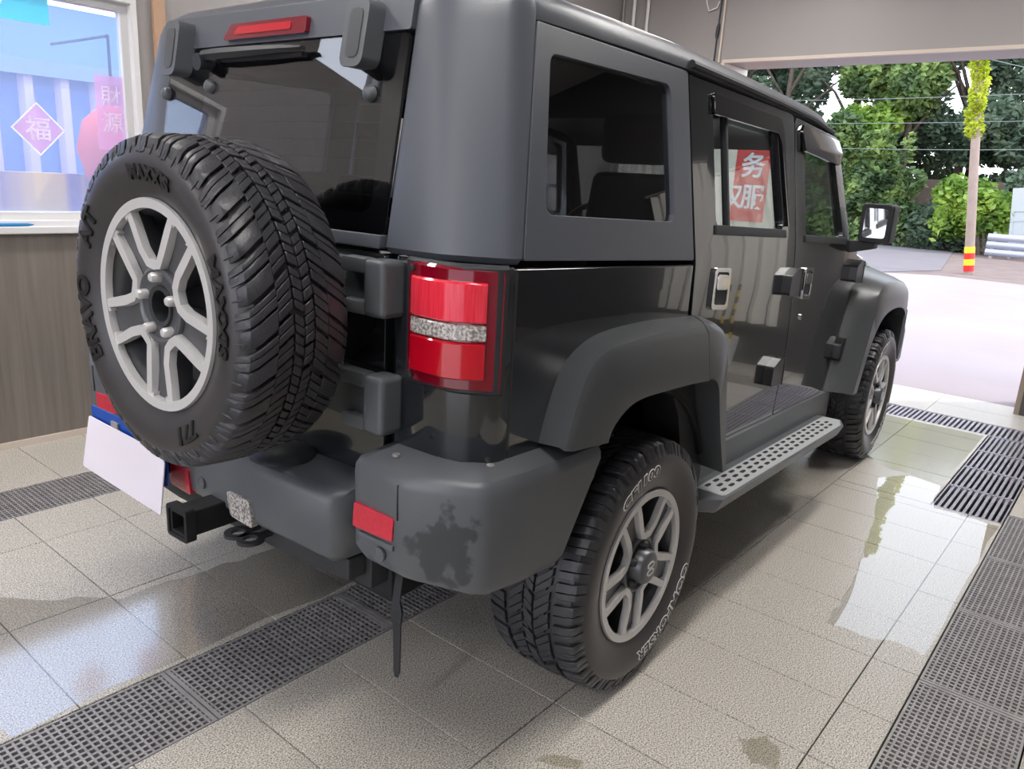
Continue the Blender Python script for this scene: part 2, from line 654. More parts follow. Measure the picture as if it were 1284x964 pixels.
# hazy film on the pane
mg = bpy.data.materials.new('hazy_window_glass')
mg.use_nodes = True
n, l = nodes_of(mg)
for x in list(n):
    if x.type != 'OUTPUT_MATERIAL':
        n.remove(x)
out = [x for x in n if x.type == 'OUTPUT_MATERIAL'][0]
tr = n.new('ShaderNodeBsdfTransparent')
tr.inputs[0].default_value = (0.86, 0.92, 1.0, 1)
tl = n.new('ShaderNodeBsdfTranslucent')
tl.inputs[0].default_value = (0.62, 0.74, 0.98, 1)
gl = n.new('ShaderNodeBsdfGlossy')
gl.inputs['Roughness'].default_value = 0.02
m1 = n.new('ShaderNodeMixShader')
m1.inputs[0].default_value = 0.20
l.new(tr.outputs[0], m1.inputs[1])
l.new(tl.outputs[0], m1.inputs[2])
fr = n.new('ShaderNodeFresnel')
two_sided_ior(n, l, fr, 1.5)
m2 = n.new('ShaderNodeMixShader')
l.new(fr.outputs[0], m2.inputs[0])
l.new(m1.outputs[0], m2.inputs[1])
l.new(gl.outputs[0], m2.inputs[2])
l.new(m2.outputs[0], out.inputs[0])
finish('pane', B(x0 + 0.06, x1 - 0.06, YL + 0.045, YL + 0.049, z0 + 0.06, z1 - 0.06), mg, w1, smooth=False)
w2 = struct(empty('window_2', (0, 0, 0)))
ring_frame('window_frame', -1.25, -0.65, 2.72, 3.10, 0.02, YL + 0.05, YL + 0.12, M_whiteframe, w2)

# decals on the office window: translucent film
def film(name, c, a=0.65):
    m = bpy.data.materials.new(name)
    m.use_nodes = True
    n, l = nodes_of(m)
    for x in list(n):
        if x.type != 'OUTPUT_MATERIAL':
            n.remove(x)
    out = [x for x in n if x.type == 'OUTPUT_MATERIAL'][0]
    a1 = n.new('ShaderNodeBsdfTranslucent')
    a1.inputs[0].default_value = (*c, 1)
    a2 = n.new('ShaderNodeBsdfDiffuse')
    a2.inputs[0].default_value = (*c, 1)
    mm = n.new('ShaderNodeMixShader')
    mm.inputs[0].default_value = 0.35
    l.new(a1.outputs[0], mm.inputs[1])
    l.new(a2.outputs[0], mm.inputs[2])
    tt = n.new('ShaderNodeBsdfTransparent')
    m3 = n.new('ShaderNodeMixShader')
    m3.inputs[0].default_value = a
    l.new(tt.outputs[0], m3.inputs[1])
    l.new(mm.outputs[0], m3.inputs[2])
    l.new(m3.outputs[0], out.inputs[0])
    return m


F_pink = film('pale_pink_film', srgb(244, 196, 220), 0.5)
F_white = film('white_film', srgb(255, 255, 255), 1.0)
F_cyan = film('cyan_film', srgb(150, 240, 246), 0.8)
YD = YL + 0.043
d = empty('window_sticker', (1.531, YD, 1.515))
tag(d, 'faded pink diamond sticker with a white fortune character on the window', 'sticker', 'window decals')
o = finish('film', panel_bm([(0, -0.122), (0.118, 0), (0, 0.122), (-0.118, 0)], [[(0, -0.112), (-0.108, 0), (0, 0.112), (0.108, 0)]], lambda u, v, dd: (u, dd, v), 0.001), F_white, d, smooth=False)
finish('backing', panel_bm([(0, -0.112), (0.108, 0), (0, 0.112), (-0.108, 0)], [], lambda u, v, dd: (u, dd, v), 0.001), F_pink, d, smooth=False)
text_obj('character', '福', 0.115, F_white, frame_mtx((0, -0.001, -0.042), (1, 0, 0), (0, 0, 1)), d, 0.0003, 0.001)
d = empty('window_banner', (1.865, YD, 1.68))
tag(d, 'narrow pink banner with white calligraphy beside the window frame', 'sticker', 'window decals')
finish('backing', B(-0.062, 0.072, 0, 0.001, -0.24, 0.115), F_pink, d, smooth=False)
for i, ch in enumerate('財源'):
    text_obj('character', ch, 0.105, F_white, frame_mtx((0.012, -0.001, -0.02 - 0.125 * i), (1, 0, 0), (0, 0, 1)), d, 0.0003, 0.0)
d = empty('window_poster', (1.45, YD, 2.0))
tag(d, 'pale cyan poster on the glass at the top left of the window', 'poster', 'window decals')
finish('backing', B(-0.5, 0.17, 0, 0.001, -0.02, 0.095), F_cyan, d, smooth=False)
finish('lettering', panel_bm(rounded(rect(-0.3, -0.02, 0.03, 0.12), 0.03), [rounded(rect(-0.2, -0.06, 0.065, 0.098), 0.012)], lambda u, v, dd: (u, -0.002 + dd, v), 0.001), F_white, d, smooth=False)

# squeegee handle lying on the sill
b = bmesh.new()
tube(b, [(0, 0, 0.008), (0.30, 0, 0.008), (0.36, 0, 0.008), (0.385, 0, 0.008)], [0.008, 0.008, 0.007, 0.002], 10)
s = finish('squeegee_handle', b, mat('blue_plastic', srgb(40, 132, 190), 0.4), loc=(1.06, YL - 0.03, z0 + 0.004))
tag(s, 'thin blue plastic stick lying on the window sill', 'stick')

# ---- view behind the office window: a yard with a ribbed fence and low crates
yard = struct(finish('ground_yard', B(-6, 9, YL + 0.2, 12, -0.2, -0.01), M_apron, smooth=False))
d = empty('ribbed_fence', (0, 7.2, -0.01))
tag(d, 'pale blue metal fence with white ribs seen through the hazy window', 'fence')
finish('sheet', B(-3.0, 7.0, 0, 0.05, 0, 2.0), mat('blue_sheet', srgb(120, 146, 204), 0.5), d, smooth=False)
k = 0
x = -2.9
while x < 6.8:
    b = bmesh.new()
    loft(b, [[(x, 0, 0), (x + 0.03, -0.06, 0), (x + 0.09, -0.06, 0), (x + 0.12, 0, 0)], [(x, 0, 2.0), (x + 0.03, -0.06, 2.0), (x + 0.09, -0.06, 2.0), (x + 0.12, 0, 2.0)]])
    finish('rib', b, mat('white_rib', srgb(226, 206, 224), 0.5), d, smooth=False)
    x += 0.27
finish('coping', B(-3.0, 7.0, -0.09, 0.08, 2.0, 2.12), mat('blue_coping', srgb(150, 172, 220), 0.5), d, smooth=False)
o = finish('low_wall', B(-3, 7, 6.5, 6.62, -0.01, 1.26), mat('yellow_board', srgb(255, 206, 96), 0.6, noise=(2.2, 0.1, srgb(150, 110, 140)), stretch=(2, 0.01, 0.01)), smooth=False)
tag(o, 'low yellow board barrier behind the window glass', 'barrier')
b = bmesh.new()
lathe(b, [(-0.32, 0.02), (-0.3, 0.10), (-0.2, 0.21), (0, 0.26), (0.2, 0.21), (0.3, 0.10), (0.32, 0.02)], 20, 'z')
o = finish('lantern', b, mat('orange_red_cloth', srgb(236, 84, 56), 0.6), loc=(2.78, 6.2, 1.45))
tag(o, 'orange red round lantern glowing through the hazy window', 'lantern')
b = bmesh.new()
tube(b, [(2.78, 6.2, 1.76), (2.78, 6.2, 2.25), (2.78, 7.2, 2.25)], 0.012, 6)
o = finish('lantern_hook', b, M_dark)
tag(o, 'thin hook carrying the orange red lantern', 'hook')
o = finish('far_shed', B(-6, 9, 9.5, 10.5, -0.01, 2.9), mat('blue_shed', srgb(120, 150, 200), 0.6), smooth=False)
tag(o, 'blue shed wall behind the ribbed fence', 'shed')

# ---- pipes and cable on the walls
for i, (y, r, w) in enumerate(((YL - 0.03, 0.010, 'thin'), (YL - 0.14, 0.015, 'left'), (YL - 0.28, 0.015, 'right'))):
    b = bmesh.new()
    tube(b, [(XF - 0.03, y, 0.4), (XF - 0.03, y, CEIL)], r, 10)
    o = finish('conduit_pipe', b, M_whiteframe if i else M_wall)
    tag(o, ['thin grey conduit in the wall corner above the roof', 'white vertical pipe nearer the wall corner', 'white vertical pipe further from the wall corner'][i], 'pipe', 'pipes on the front wall')
d = empty('hanging_cable', (XF - 0.02, 3.155, 2.45))
tag(d, 'white socket box with a looping cable above the doorway corner', 'cable')
finish('socket_box', B(-0.03, 0.018, -0.02, 0.075, 0.52, 0.60), M_white, d, bevel=0.005)
b = bmesh.new()
tube(b, [(0, 0.03, 0.52), (0, 0.035, 0.42), (0, 0.04, 0.28), (0, 0.045, 0.0), (0, 0.05, -0.5)], 0.006, 6)
finish('cord', b, M_dark, d)
b = bmesh.new()
tube(b, [(0, 0.07, 0.55), (0, 0.13, 0.56), (0, 0.17, 0.48), (0, 0.14, 0.40), (0, 0.07, 0.42), (0, 0.05, 0.47)], 0.006, 6)
finish('loop', b, M_white, d)
b = bmesh.new()
tube(b, [(0, 0.036, 0.30), (0, 0.038, 0.27), (0, 0.042, 0.21), (0, 0.043, 0.18)], [0.008, 0.016, 0.016, 0.008], 8)
finish('inline_switch', b, M_dark, d)
b = bmesh.new()
tube(b, [(0.0, 0.0, 0.9), (0.0, 0.0, 0.0)], 0.009, 6)
finish('conduit', b, M_trim, d)


# ---- curtains
def curtain(name, x, y0, y1, zb, zt, amp, per, m, label, edge=None):
    root = empty(name, (x, (y0 + y1) / 2, zb))
    tag(root, label, 'curtain')
    h = zt - zb
    L = y1 - y0
    n = int(L / per * 8)
    for nm, za, zc, mm in (('cloth', 0, h - (0.06 if edge else 0), m),) + ((('top_band', h - 0.06, h, edge),) if edge else ()):
        b = bmesh.new()
        rows = []
        for z in [za + (zc - za) * k / 6 for k in range(7)]:
            row = []
            for i in range(n + 1):
                yv = -L / 2 + L * i / n
                ph = 2 * PI * yv / per
                a = amp * (1 - 0.35 * z / h)
                row.append(b.verts.new((-amp - a * math.sin(ph) - 0.25 * a * math.sin(2 * ph + 0.7), yv + 0.006 * math.sin(ph * 0.5), z)))
            rows.append(row)
        for ra, rb in zip(rows[:-1], rows[1:]):
            for i in range(n):
                b.faces.new((ra[i], ra[i + 1], rb[i + 1], rb[i]))
        bmesh.ops.solidify(b, geom=b.faces[:], thickness=0.004)
        finish(nm, b, mm, root)
    b = bmesh.new()
    tube(b, [(-amp, -L / 2 - 0.04, h + 0.012), (-amp, L / 2 + 0.04, h + 0.012)], 0.012, 8)
    finish('rail', b, M_steel, root)
    for yy in (-L / 2, L / 2):
        finish('bracket', B(-amp - 0.01, 0.0, yy - 0.01, yy + 0.01, h + 0.004, h + 0.02), M_steel, root, smooth=False)
    return root


curtain('wall_curtain', XF, 3.42, 4.02, 0.42, 1.78, 0.025, 0.095, M_curtain, 'white ribbed plastic curtain with green top seen through the quarter window', M_green)
curtain('doorway_curtain', XF - 0.015, -0.95, 0.12, 0.36, 2.1, 0.04, 0.15, M_curtain, 'white folded plastic curtain mirrored in the black rear door')
# planter with tape-wrapped stakes, mirrored in the door
d = empty('plant_pot', (6.22, -0.26, 0))
tag(d, 'white pot with yellow and black striped stakes mirrored in the door', 'plant pot')
b = bmesh.new()
lathe(b, [(0, 0.001), (0, 0.075), (0.02, 0.08), (0.22, 0.115), (0.24, 0.118), (0.24, 0.108), (0.20, 0.10), (0.20, 0.001)], 24, 'z')
finish('pot', b, M_white, d)
for sx in (-0.04, 0.05):
    for k in range(8):
        b = bmesh.new()
        tube(b, [(sx, sx * 0.6, 0.2 + 0.075 * k), (sx, sx * 0.6, 0.2 + 0.075 * (k + 1))], 0.014, 8)
        finish('stake', b, M_yellow if k % 2 == 0 else M_black, d)

# ---- ceiling panels out of view, added to brighten the bay
for i, (x, y) in enumerate(((0.4, 0.7), (3.6, 0.7), (0.4, 3.2), (3.6, 3.2), (-2.4, 0.7), (-2.4, 3.2), (4.75, 0.2), (4.75, 2.6))):
    d = empty('added_ceiling_light', (x, y, CEIL))
    tag(d, 'unseen white LED ceiling panel added to brighten the bay, %s' % ['over the camera', 'over the doors side', 'over the spare wheel side', 'over the far front seat', 'behind the camera to the right', 'behind the camera to the left', 'near the doorway on the right', 'near the doorway on the left'][i], 'light', 'added ceiling panels')
    finish('housing', panel_bm(rect(-0.62, 0.62, -0.17, 0.17), [], lambda u, v, dd: (u, v, -0.04 + dd), 0.04), M_white, d, smooth=False)
    finish('diffuser', B(-0.6, 0.6, -0.15, 0.15, -0.046, -0.0402), M_added_lamp, d, smooth=False)


# ---- water on the floor
def puddle(name, pts, label, m, z=0.0012, jitter=0.015):
    poly = []
    n = len(pts)
    for i in range(n):
        a, c = Vector(pts[i]), Vector(pts[(i + 1) % n])
        for k in range(6):
            p = a.lerp(c, k / 6)
            poly.append((p.x + random.uniform(-jitter, jitter), p.y + random.uniform(-jitter, jitter)))
    b = bmesh.new()
    vv = [b.verts.new((u, v, z)) for (u, v) in poly]
    f = b.faces.new(vv)
    bmesh.ops.recalc_face_normals(b, faces=b.faces)
    if f.normal.z < 0:
        f.normal_flip()
    me = bpy.data.meshes.new(name)
    b.to_mesh(me)
    b.free()
    me.materials.append(m)
    o = bpy.data.objects.new(name, me)
    COL.objects.link(o)
    tag(o, label, 'puddle')
    return o


puddle('puddle', [(2.57, 0.62), (2.58, 0.49), (2.62, 0.39), (2.60, 0.315), (4.0, 0.315), (4.02, 0.595), (4.38, 0.63), (4.42, 0.80), (4.24, 0.90), (3.65, 0.76), (3.19, 0.68), (2.8, 0.63)],
       'clear water puddle mirroring the sky beside the right grate', G_water, 0.0014, 0.008)
puddle('wet_floor', [(4.40, 0.63), (5.6, 0.63), (5.6, 1.75), (5.0, 1.45), (4.6, 1.10), (4.44, 0.92), (4.44, 0.80)],
       'wet greenish floor between the front wheel and the slatted grates', glass_mat('thin_water', (0.82, 0.82, 0.74), 0.02, 0.14, 1.33), 0.0014, 0.008)
puddle('water_drops', [(1.80, 0.60), (1.86, 0.55), (1.84, 0.50), (1.77, 0.48), (1.73, 0.54)], 'small water splash on the tile at the bottom edge', G_water, 0.0014, 0.006)
puddle('water_smear', [(1.36, 0.95), (1.41, 0.93), (1.44, 0.86), (1.41, 0.85), (1.38, 0.9)], 'damp smear on the tile in front of the rear wheel', G_water, 0.0014, 0.004)
G_film = glass_mat('water_film', (0.95, 0.94, 0.92), 0.16, 0.10, 1.36)
puddle('wet_film', [(0.5, 1.96), (1.95, 1.96), (1.9, 2.3), (1.4, 2.38), (1.0, 2.42), (0.72, 2.66), (0.5, 2.75)], 'thin wet film catching the window light left of the hitch', G_film, 0.0014, 0.02)
# ================================================================== OUTDOORS
gr = struct(finish('ground_outside', B(6.87, 70, -30, 60, -0.5, -0.03), M_dirt, smooth=False))
gb = struct(finish('ground_behind', B(-30, -4.0, -25, 30, -0.5, -0.0), M_apron, smooth=False))
apron = [(6.64, -12), (16.8, -12), (17.3, -3), (17.7, 1.0), (17.9, 2.4), (17.9, 3.4), (17.2, 4.2), (16.5, 5.2), (15.8, 8), (15, 20), (6.64, 20)]
struct(finish('apron', panel_bm(apron, [], lambda u, v, dd: (u, v, -0.002 - dd), 0.3), M_apron, smooth=False))
road = [(14.0, 30), (15.8, 8), (17.4, 4.4), (19.6, 3.7), (29.0, 5.2), (29.5, 34)]
struct(finish('road', panel_bm(road, [], lambda u, v, dd: (u, v, -0.015 - dd), 0.1), M_road, smooth=False))


def foliage_bm(blobs, n, size, seed, shell=0.45):
    rnd = random.Random(seed)
    vs, fs = [], []
    tot = sum(b[1][0] * b[1][1] * b[1][2] for b in blobs)
    for c, r in blobs:
        m = int(n * r[0] * r[1] * r[2] / tot)
        for _ in range(m):
            while True:
                p = Vector((rnd.uniform(-1, 1), rnd.uniform(-1, 1), rnd.uniform(-1, 1)))
                if shell < p.length < 1:
                    break
            q = Vector((c[0] + p.x * r[0], c[1] + p.y * r[1], c[2] + p.z * r[2]))
            if q.z < 0.01:
                q.z = rnd.uniform(0.03, 0.2)
            u = Vector((rnd.gauss(0, 1), rnd.gauss(0, 1), rnd.gauss(0, 0.6))).normalized()
            w = u.cross(Vector((rnd.gauss(0, 1), rnd.gauss(0, 1), rnd.gauss(0, 1)))).normalized()
            s = size * rnd.uniform(0.6, 1.3)
            i = len(vs)
            nn = u.cross(w) * s * 0.18
            vs += [q - u * s, q + w * s * 0.55 + nn, q + u * s, q - w * s * 0.55 + nn]
            fs.append((i, i + 1, i + 2, i + 3))
    return vs, fs


def foliage(name, blobs, n, size, m, parent, seed, shell=0.45):
    vs, fs = foliage_bm(blobs, n, size, seed, shell)
    me = bpy.data.meshes.new(name)
    me.from_pydata(vs, [], fs)
    me.materials.append(m)
    o = bpy.data.objects.new(name, me)
    COL.objects.link(o)
    o.parent = parent
    return o


def tree(x, y, h, r, m, label, seed, n=7500, size=0.14, low=1.7, lean=0.0):
    d = empty('tree', (x, y, -0.03))
    tag(d, label, 'tree', 'trees beyond the road')
    rnd = random.Random(seed)
    b = bmesh.new()
    tube(b, [(0, 0, 0), (0.05, lean * 0.3, h * 0.3), (0.0, lean * 0.7, h * 0.6), (0.1, lean, h * 0.85)], [0.17, 0.14, 0.10, 0.04], 9)
    for k in range(5):
        a = rnd.uniform(0, 2 * PI)
        z = h * rnd.uniform(0.35, 0.6)
        tube(b, [(0, lean * 0.5, z), (math.cos(a) * r * 0.45, lean * 0.5 + math.sin(a) * r * 0.45, z + h * 0.14), (math.cos(a) * r * 0.8, lean * 0.5 + math.sin(a) * r * 0.8, z + h * 0.2)], [0.07, 0.045, 0.02], 6)
    finish('trunk', b, M_bark, d)
    blobs = []
    for k in range(11):
        a = rnd.uniform(0, 2 * PI)
        rr = r * rnd.uniform(0.1, 0.75)
        z = rnd.uniform(low, h * 0.92)
        s = r * rnd.uniform(0.38, 0.6)
        blobs.append(((math.cos(a) * rr, lean * z / h + math.sin(a) * rr, z), (s, s, s * 0.75)))
    foliage('foliage', blobs, n, size, m, d, seed + 1, 0.3)


tree(31.0, 17.6, 9.0, 2.3, L_dark, 'tall dark tree at the far left behind the roof front', 11)
tree(30.6, 14.4, 9.2, 2.3, L_dark, 'tall grey-green tree just left of the doorway lintel end', 12)
tree(30.2, 11.9, 9.0, 2.0, L_dark, 'dark airy tree behind the vehicle mirror', 13, 7000)
tree(31.0, 9.6, 9.4, 1.9, L_mid, 'leafy green tree with sky gaps in the middle of the doorway', 14, 6500)
tree(30.4, 7.6, 9.0, 1.7, L_mid, 'mid green tree with thin crown left of the pole', 15, 6500)
tree(31.4, 6.0, 9.4, 1.8, L_dark, 'dark tree directly behind the leaning pole', 16, 6500)
tree(30.5, 4.0, 9.0, 1.8, L_dark, 'dark grey-green tree at the right edge behind the pole', 17, 7500)
tree(32.0, 1.6, 9.0, 2.0, L_dark, 'dark tree at the far right beyond the leaning board', 18)
tree(29.6, 8.6, 5.2, 1.25, L_bright, 'small bright green tree hanging over the hedge', 19, 4200, 0.12, 2.4)
tree(29.8, 12.6, 4.6, 1.3, L_mid, 'small tree with drooping sprays behind the mirror', 20, 4200, 0.12, 2.2)

for k, (yy, side_) in enumerate(((21.5, 'far left'), (17.0, 'left'), (13.0, 'left of centre'), (9.6, 'right of centre'), (6.4, 'right'), (3.0, 'far right'))):
    tree(35.5 + 0.6 * (k % 2), yy, 10.0, 2.5, L_dark, 'hazy background tree at the %s of the rear row' % side_, 60 + 3 * k, 9000, 0.17, 1.2)


def hedge(x, y0, y1, h, m, label, seed, n, size=0.13, cat='hedge', dens=9):
    d = empty('hedge', (x, (y0 + y1) / 2, -0.03))
    tag(d, label, cat, 'ivy growing along the road')
    rnd = random.Random(seed)
    L = (y1 - y0) / 2
    blobs = []
    for k in range(dens):
        s = rnd.uniform(0.45, 0.75)
        blobs.append(((rnd.uniform(-0.3, 0.3), rnd.uniform(-L, L), rnd.uniform(0.35, h - 0.4)), (s * 0.8, s, s)))
    for k in range(dens // 2):
        blobs.append(((rnd.uniform(-0.7, -0.4), rnd.uniform(-L, L), h * rnd.uniform(0.35, 0.85)), (0.14, 0.14, 0.55)))
    foliage('foliage', blobs, n, size, m, d, seed, 0.35)
    b = bmesh.new()
    for k in range(4):
        yy = rnd.uniform(-L, L)
        tube(b, [(0.1, yy, 0), (0.05, yy + 0.2, h * 0.4), (0.1, yy - 0.1, h * 0.75)], [0.05, 0.035, 0.02], 6)
    finish('stem', b, M_bark, d)


hedge(29.2, 12.6, 16.5, 4.3, L_dark, 'dark ivy mass at the left behind the mirror', 31, 6500)
hedge(29.0, 10.2, 12.8, 4.3, L_mid, 'green ivy curtain above the bonnet and fender', 32, 6000)
hedge(28.8, 8.2, 10.4, 4.2, L_mid, 'ivy curtain with hanging tips in the middle of the view', 33, 6000)
hedge(28.7, 6.2, 8.4, 3.9, L_mid, 'ivy growth left of the striped pole', 34, 6000)
hedge(28.3, 4.55, 6.3, 1.3, L_dark, 'low dark ground cover at the foot of the pole', 35, 1600, 0.11)
hedge(27.4, 4.0, 5.4, 2.2, L_bright, 'bright yellow-green bush right of the pole', 36, 2600, 0.12)
hedge(28.9, 2.2, 4.2, 2.8, L_dark, 'dark ivy behind the corrugated barrier', 37, 2600)
hedge(28.2, 6.6, 12.5, 0.75, L_mid, 'low weeds along the far road edge', 38, 2200, 0.09, dens=14)
o = finish('garden_wall', B(30.2, 30.45, 1, 22, -0.03, 2.2), mat('brown_wall', srgb(116, 98, 86), 0.85, noise=(1.5, 0.2, srgb(92, 78, 68))), smooth=False)
tag(o, 'brown rendered wall behind the ivy across the road', 'wall')

# striped utility pole with vines
pole = empty('utility_pole', (19.5, 3.13, -0.03))
tag(pole, 'leaning utility pole with red and yellow bands and vine-wrapped top', 'utility pole')
pb, pt = Vector((0, 0, 0)), Vector((0, 0.98, 7.2))


def pp(z):
    return pb.lerp(pt, z / 7.2)


b = bmesh.new()
tube(b, [pp(0), pp(3.5), pp(7.2)], [0.098, 0.086, 0.072], 14)
finish('shaft', b, M_pole, pole)
for k in range(4):
    b = bmesh.new()
    tube(b, [pp(0.06 + 0.13 * k), pp(0.06 + 0.13 * (k + 1))], 0.106, 16)
    finish('band', b, M_redband if k % 2 == 0 else M_yellow, pole)
vb = []
rnd = random.Random(5)
for k in range(22):
    z = 3.0 + 3.9 * k / 21
    c = pp(z)
    vb.append(((c.x + rnd.uniform(-0.05, 0.05), c.y + rnd.uniform(-0.05, 0.05), z), (0.185, 0.185, 0.2)))
foliage('climbing_vine', vb, 4200, 0.055, L_vine, pole, 77, 0.55)

# corrugated barrier, board, rubble
d = empty('corrugated_barrier', (26.5, 3.0, -0.03))
tag(d, 'low grey corrugated metal barrier at the right roadside', 'barrier')
for k in range(3):
    b = bmesh.new()
    prof = [(0, 0.0), (-0.05, 0.05), (-0.06, 0.10), (-0.05, 0.15), (0, 0.2), (0.012, 0.2), (-0.035, 0.15), (-0.045, 0.10), (-0.035, 0.05), (0.012, 0)]
    loft(b, [[(p[0], -1.8, p[1] + 0.07 + 0.215 * k) for p in prof], [(p[0], 0.95, p[1] + 0.07 + 0.215 * k) for p in prof]])
    finish('rail', b, mat('zinc_rail', srgb(168, 170, 182), 0.45, 0.4), d)
for yy in (-1.6, -0.4, 0.8):
    finish('post', B(0.01, 0.09, yy - 0.04, yy + 0.04, 0, 0.75), M_steel, d, smooth=False)
d = empty('leaning_board', (27.2, 3.12, -0.03))
tag(d, 'white framed board leaning behind the corrugated barrier', 'board')
mt = Matrix.Rotation(math.radians(-6), 4, 'X')
M_board = mat('weathered_white', srgb(168, 172, 172), 0.6)
finish('frame', panel_bm(rect(-0.55, 0.35, 0.3, 2.05), [rect(-0.47, -0.12, 0.4, 1.1), rect(-0.06, 0.27, 0.4, 1.1), rect(-0.47, 0.27, 1.18, 1.38)], lambda u, v, dd: mt @ Vector((dd, u, v)), 0.05), M_board, d, smooth=False)
finish('sheet', panel_bm(rect(-0.5, 0.3, 0.35, 2.0), [], lambda u, v, dd: mt @ Vector((0.02 + dd, u, v)), 0.01), M_board, d, smooth=False)
for yy in (-0.5, 0.3):
    finish('leg', panel_bm(rect(yy - 0.04, yy + 0.04, 0, 0.4), [], lambda u, v, dd: mt @ Vector((0.02 + dd, u, v)), 0.04), M_board, d, smooth=False)

# roadside sign seen through the car windows
d = empty('signboard', (9.2, 4.15, -0.002))
tag(d, 'red signboard with white characters seen through the rear door glass', 'sign')
finish('board', B(0.0, 0.04, -0.62, 0.75, 0.5, 2.02), mat('cream_board', srgb(206, 200, 178), 0.6), d, smooth=False)
finish('top_edge', B(-0.01, 0.05, -0.63, 0.76, 2.02, 2.1), M_green, d, smooth=False)
finish('red_panel', B(-0.008, 0.0, -0.42, 0.12, 1.08, 1.98), M_red, d, smooth=False)
for ch, yy, zz in (('务', -0.22, 1.62), ('权', 0.02, 1.26), ('服', -0.26, 1.26)):
    text_obj('character', ch, 0.30, M_white, frame_mtx((-0.0085, yy, zz), (0, -1, 0), (0, 0, 1)), d, 0.001, 0.006)
for yy in (-0.5, 0.62):
    finish('post', B(0.04, 0.09, yy - 0.03, yy + 0.03, 0, 1.95), M_steel, d, smooth=False)

# overhead wires across the doorway view
for i, (ya, za, yb, zb, xx) in enumerate(((14.9, 4.70, 3.74, 4.42, 19.5), (18, 4.25, 0.0, 4.05, 22), (18, 3.75, 0.0, 3.55, 23), (18, 3.15, 0.0, 2.95, 24), (3.74, 4.42, 0.0, 3.50, 19.5))):
    b = bmesh.new()
    pts = []
    for k in range(13):
        t = k / 12
        pts.append((xx, ya + (yb - ya) * t, za + (zb - za) * t - 0.25 * math.sin(PI * t) * (abs(ya - yb) / 18)))
    tube(b, pts, 0.008, 5)
    o = finish('overhead_wire', b, mat('wire_grey', srgb(112, 120, 116), 0.6))
    tag(o, ['highest overhead wire running to the vine-wrapped pole', 'second overhead wire from the top across the trees', 'third overhead wire from the top across the trees', 'lowest overhead wire across the ivy', 'wire sloping down right of the pole'][i], 'wire', 'wires in front of the trees')
# ================================================================== VEHICLE
car = empty('off_road_vehicle', (1.794, 1.8535, 0), math.radians(2.0))
tag(car, 'black boxy off-road vehicle with rear-mounted spare wheel parked in the wash bay', 'car')

RT, WT, RR = 0.373, 0.268, 0.2285     # tyre radius, width, rim radius


def side_y(r):
    """outer sidewall bulge as a function of radius"""
    t = (r - RR) / (RT - 0.016 - RR)
    t = min(max(t, 0), 1)
    return 0.004 - 0.020 * math.sin(t * PI * 0.86) + 0.22 * max(0, t - 0.70) ** 2


def tyre_carcass():
    b = bmesh.new()
    prof = [(0.012, RR - 0.014), (0.004, RR)]
    for k in range(1, 9):
        r = RR + (RT - 0.022 - RR) * k / 8
        prof.append((side_y(r), r))
    prof += [(0.012, RT - 0.0145), (0.05, RT - 0.0125), (WT / 2, RT - 0.0115)]
    prof += [(WT - p[0], p[1]) for p in reversed(prof[:-1])]
    lathe(b, prof, 96, 'y')
    return b


def block(b, sec, t0, t1, slant, bend=0.0):
    """sec: list of (y, r) ; block between angles, sheared with y"""
    rows = []
    for t in (t0, t1):
        row = []
        for (y, r) in sec:
            a = t + slant * (y - WT / 2) / RT + bend * ((y - WT / 2) / (WT / 2)) ** 2
            row.append(b.verts.new((r * math.cos(a), y, r * math.sin(a))))
        rows.append(row)
    n = len(sec)
    for i in range(n):
        j = (i + 1) % n
        b.faces.new((rows[0][i], rows[0][j], rows[1][j], rows[1][i]))
    b.faces.new(rows[0])
    b.faces.new(list(reversed(rows[1])))


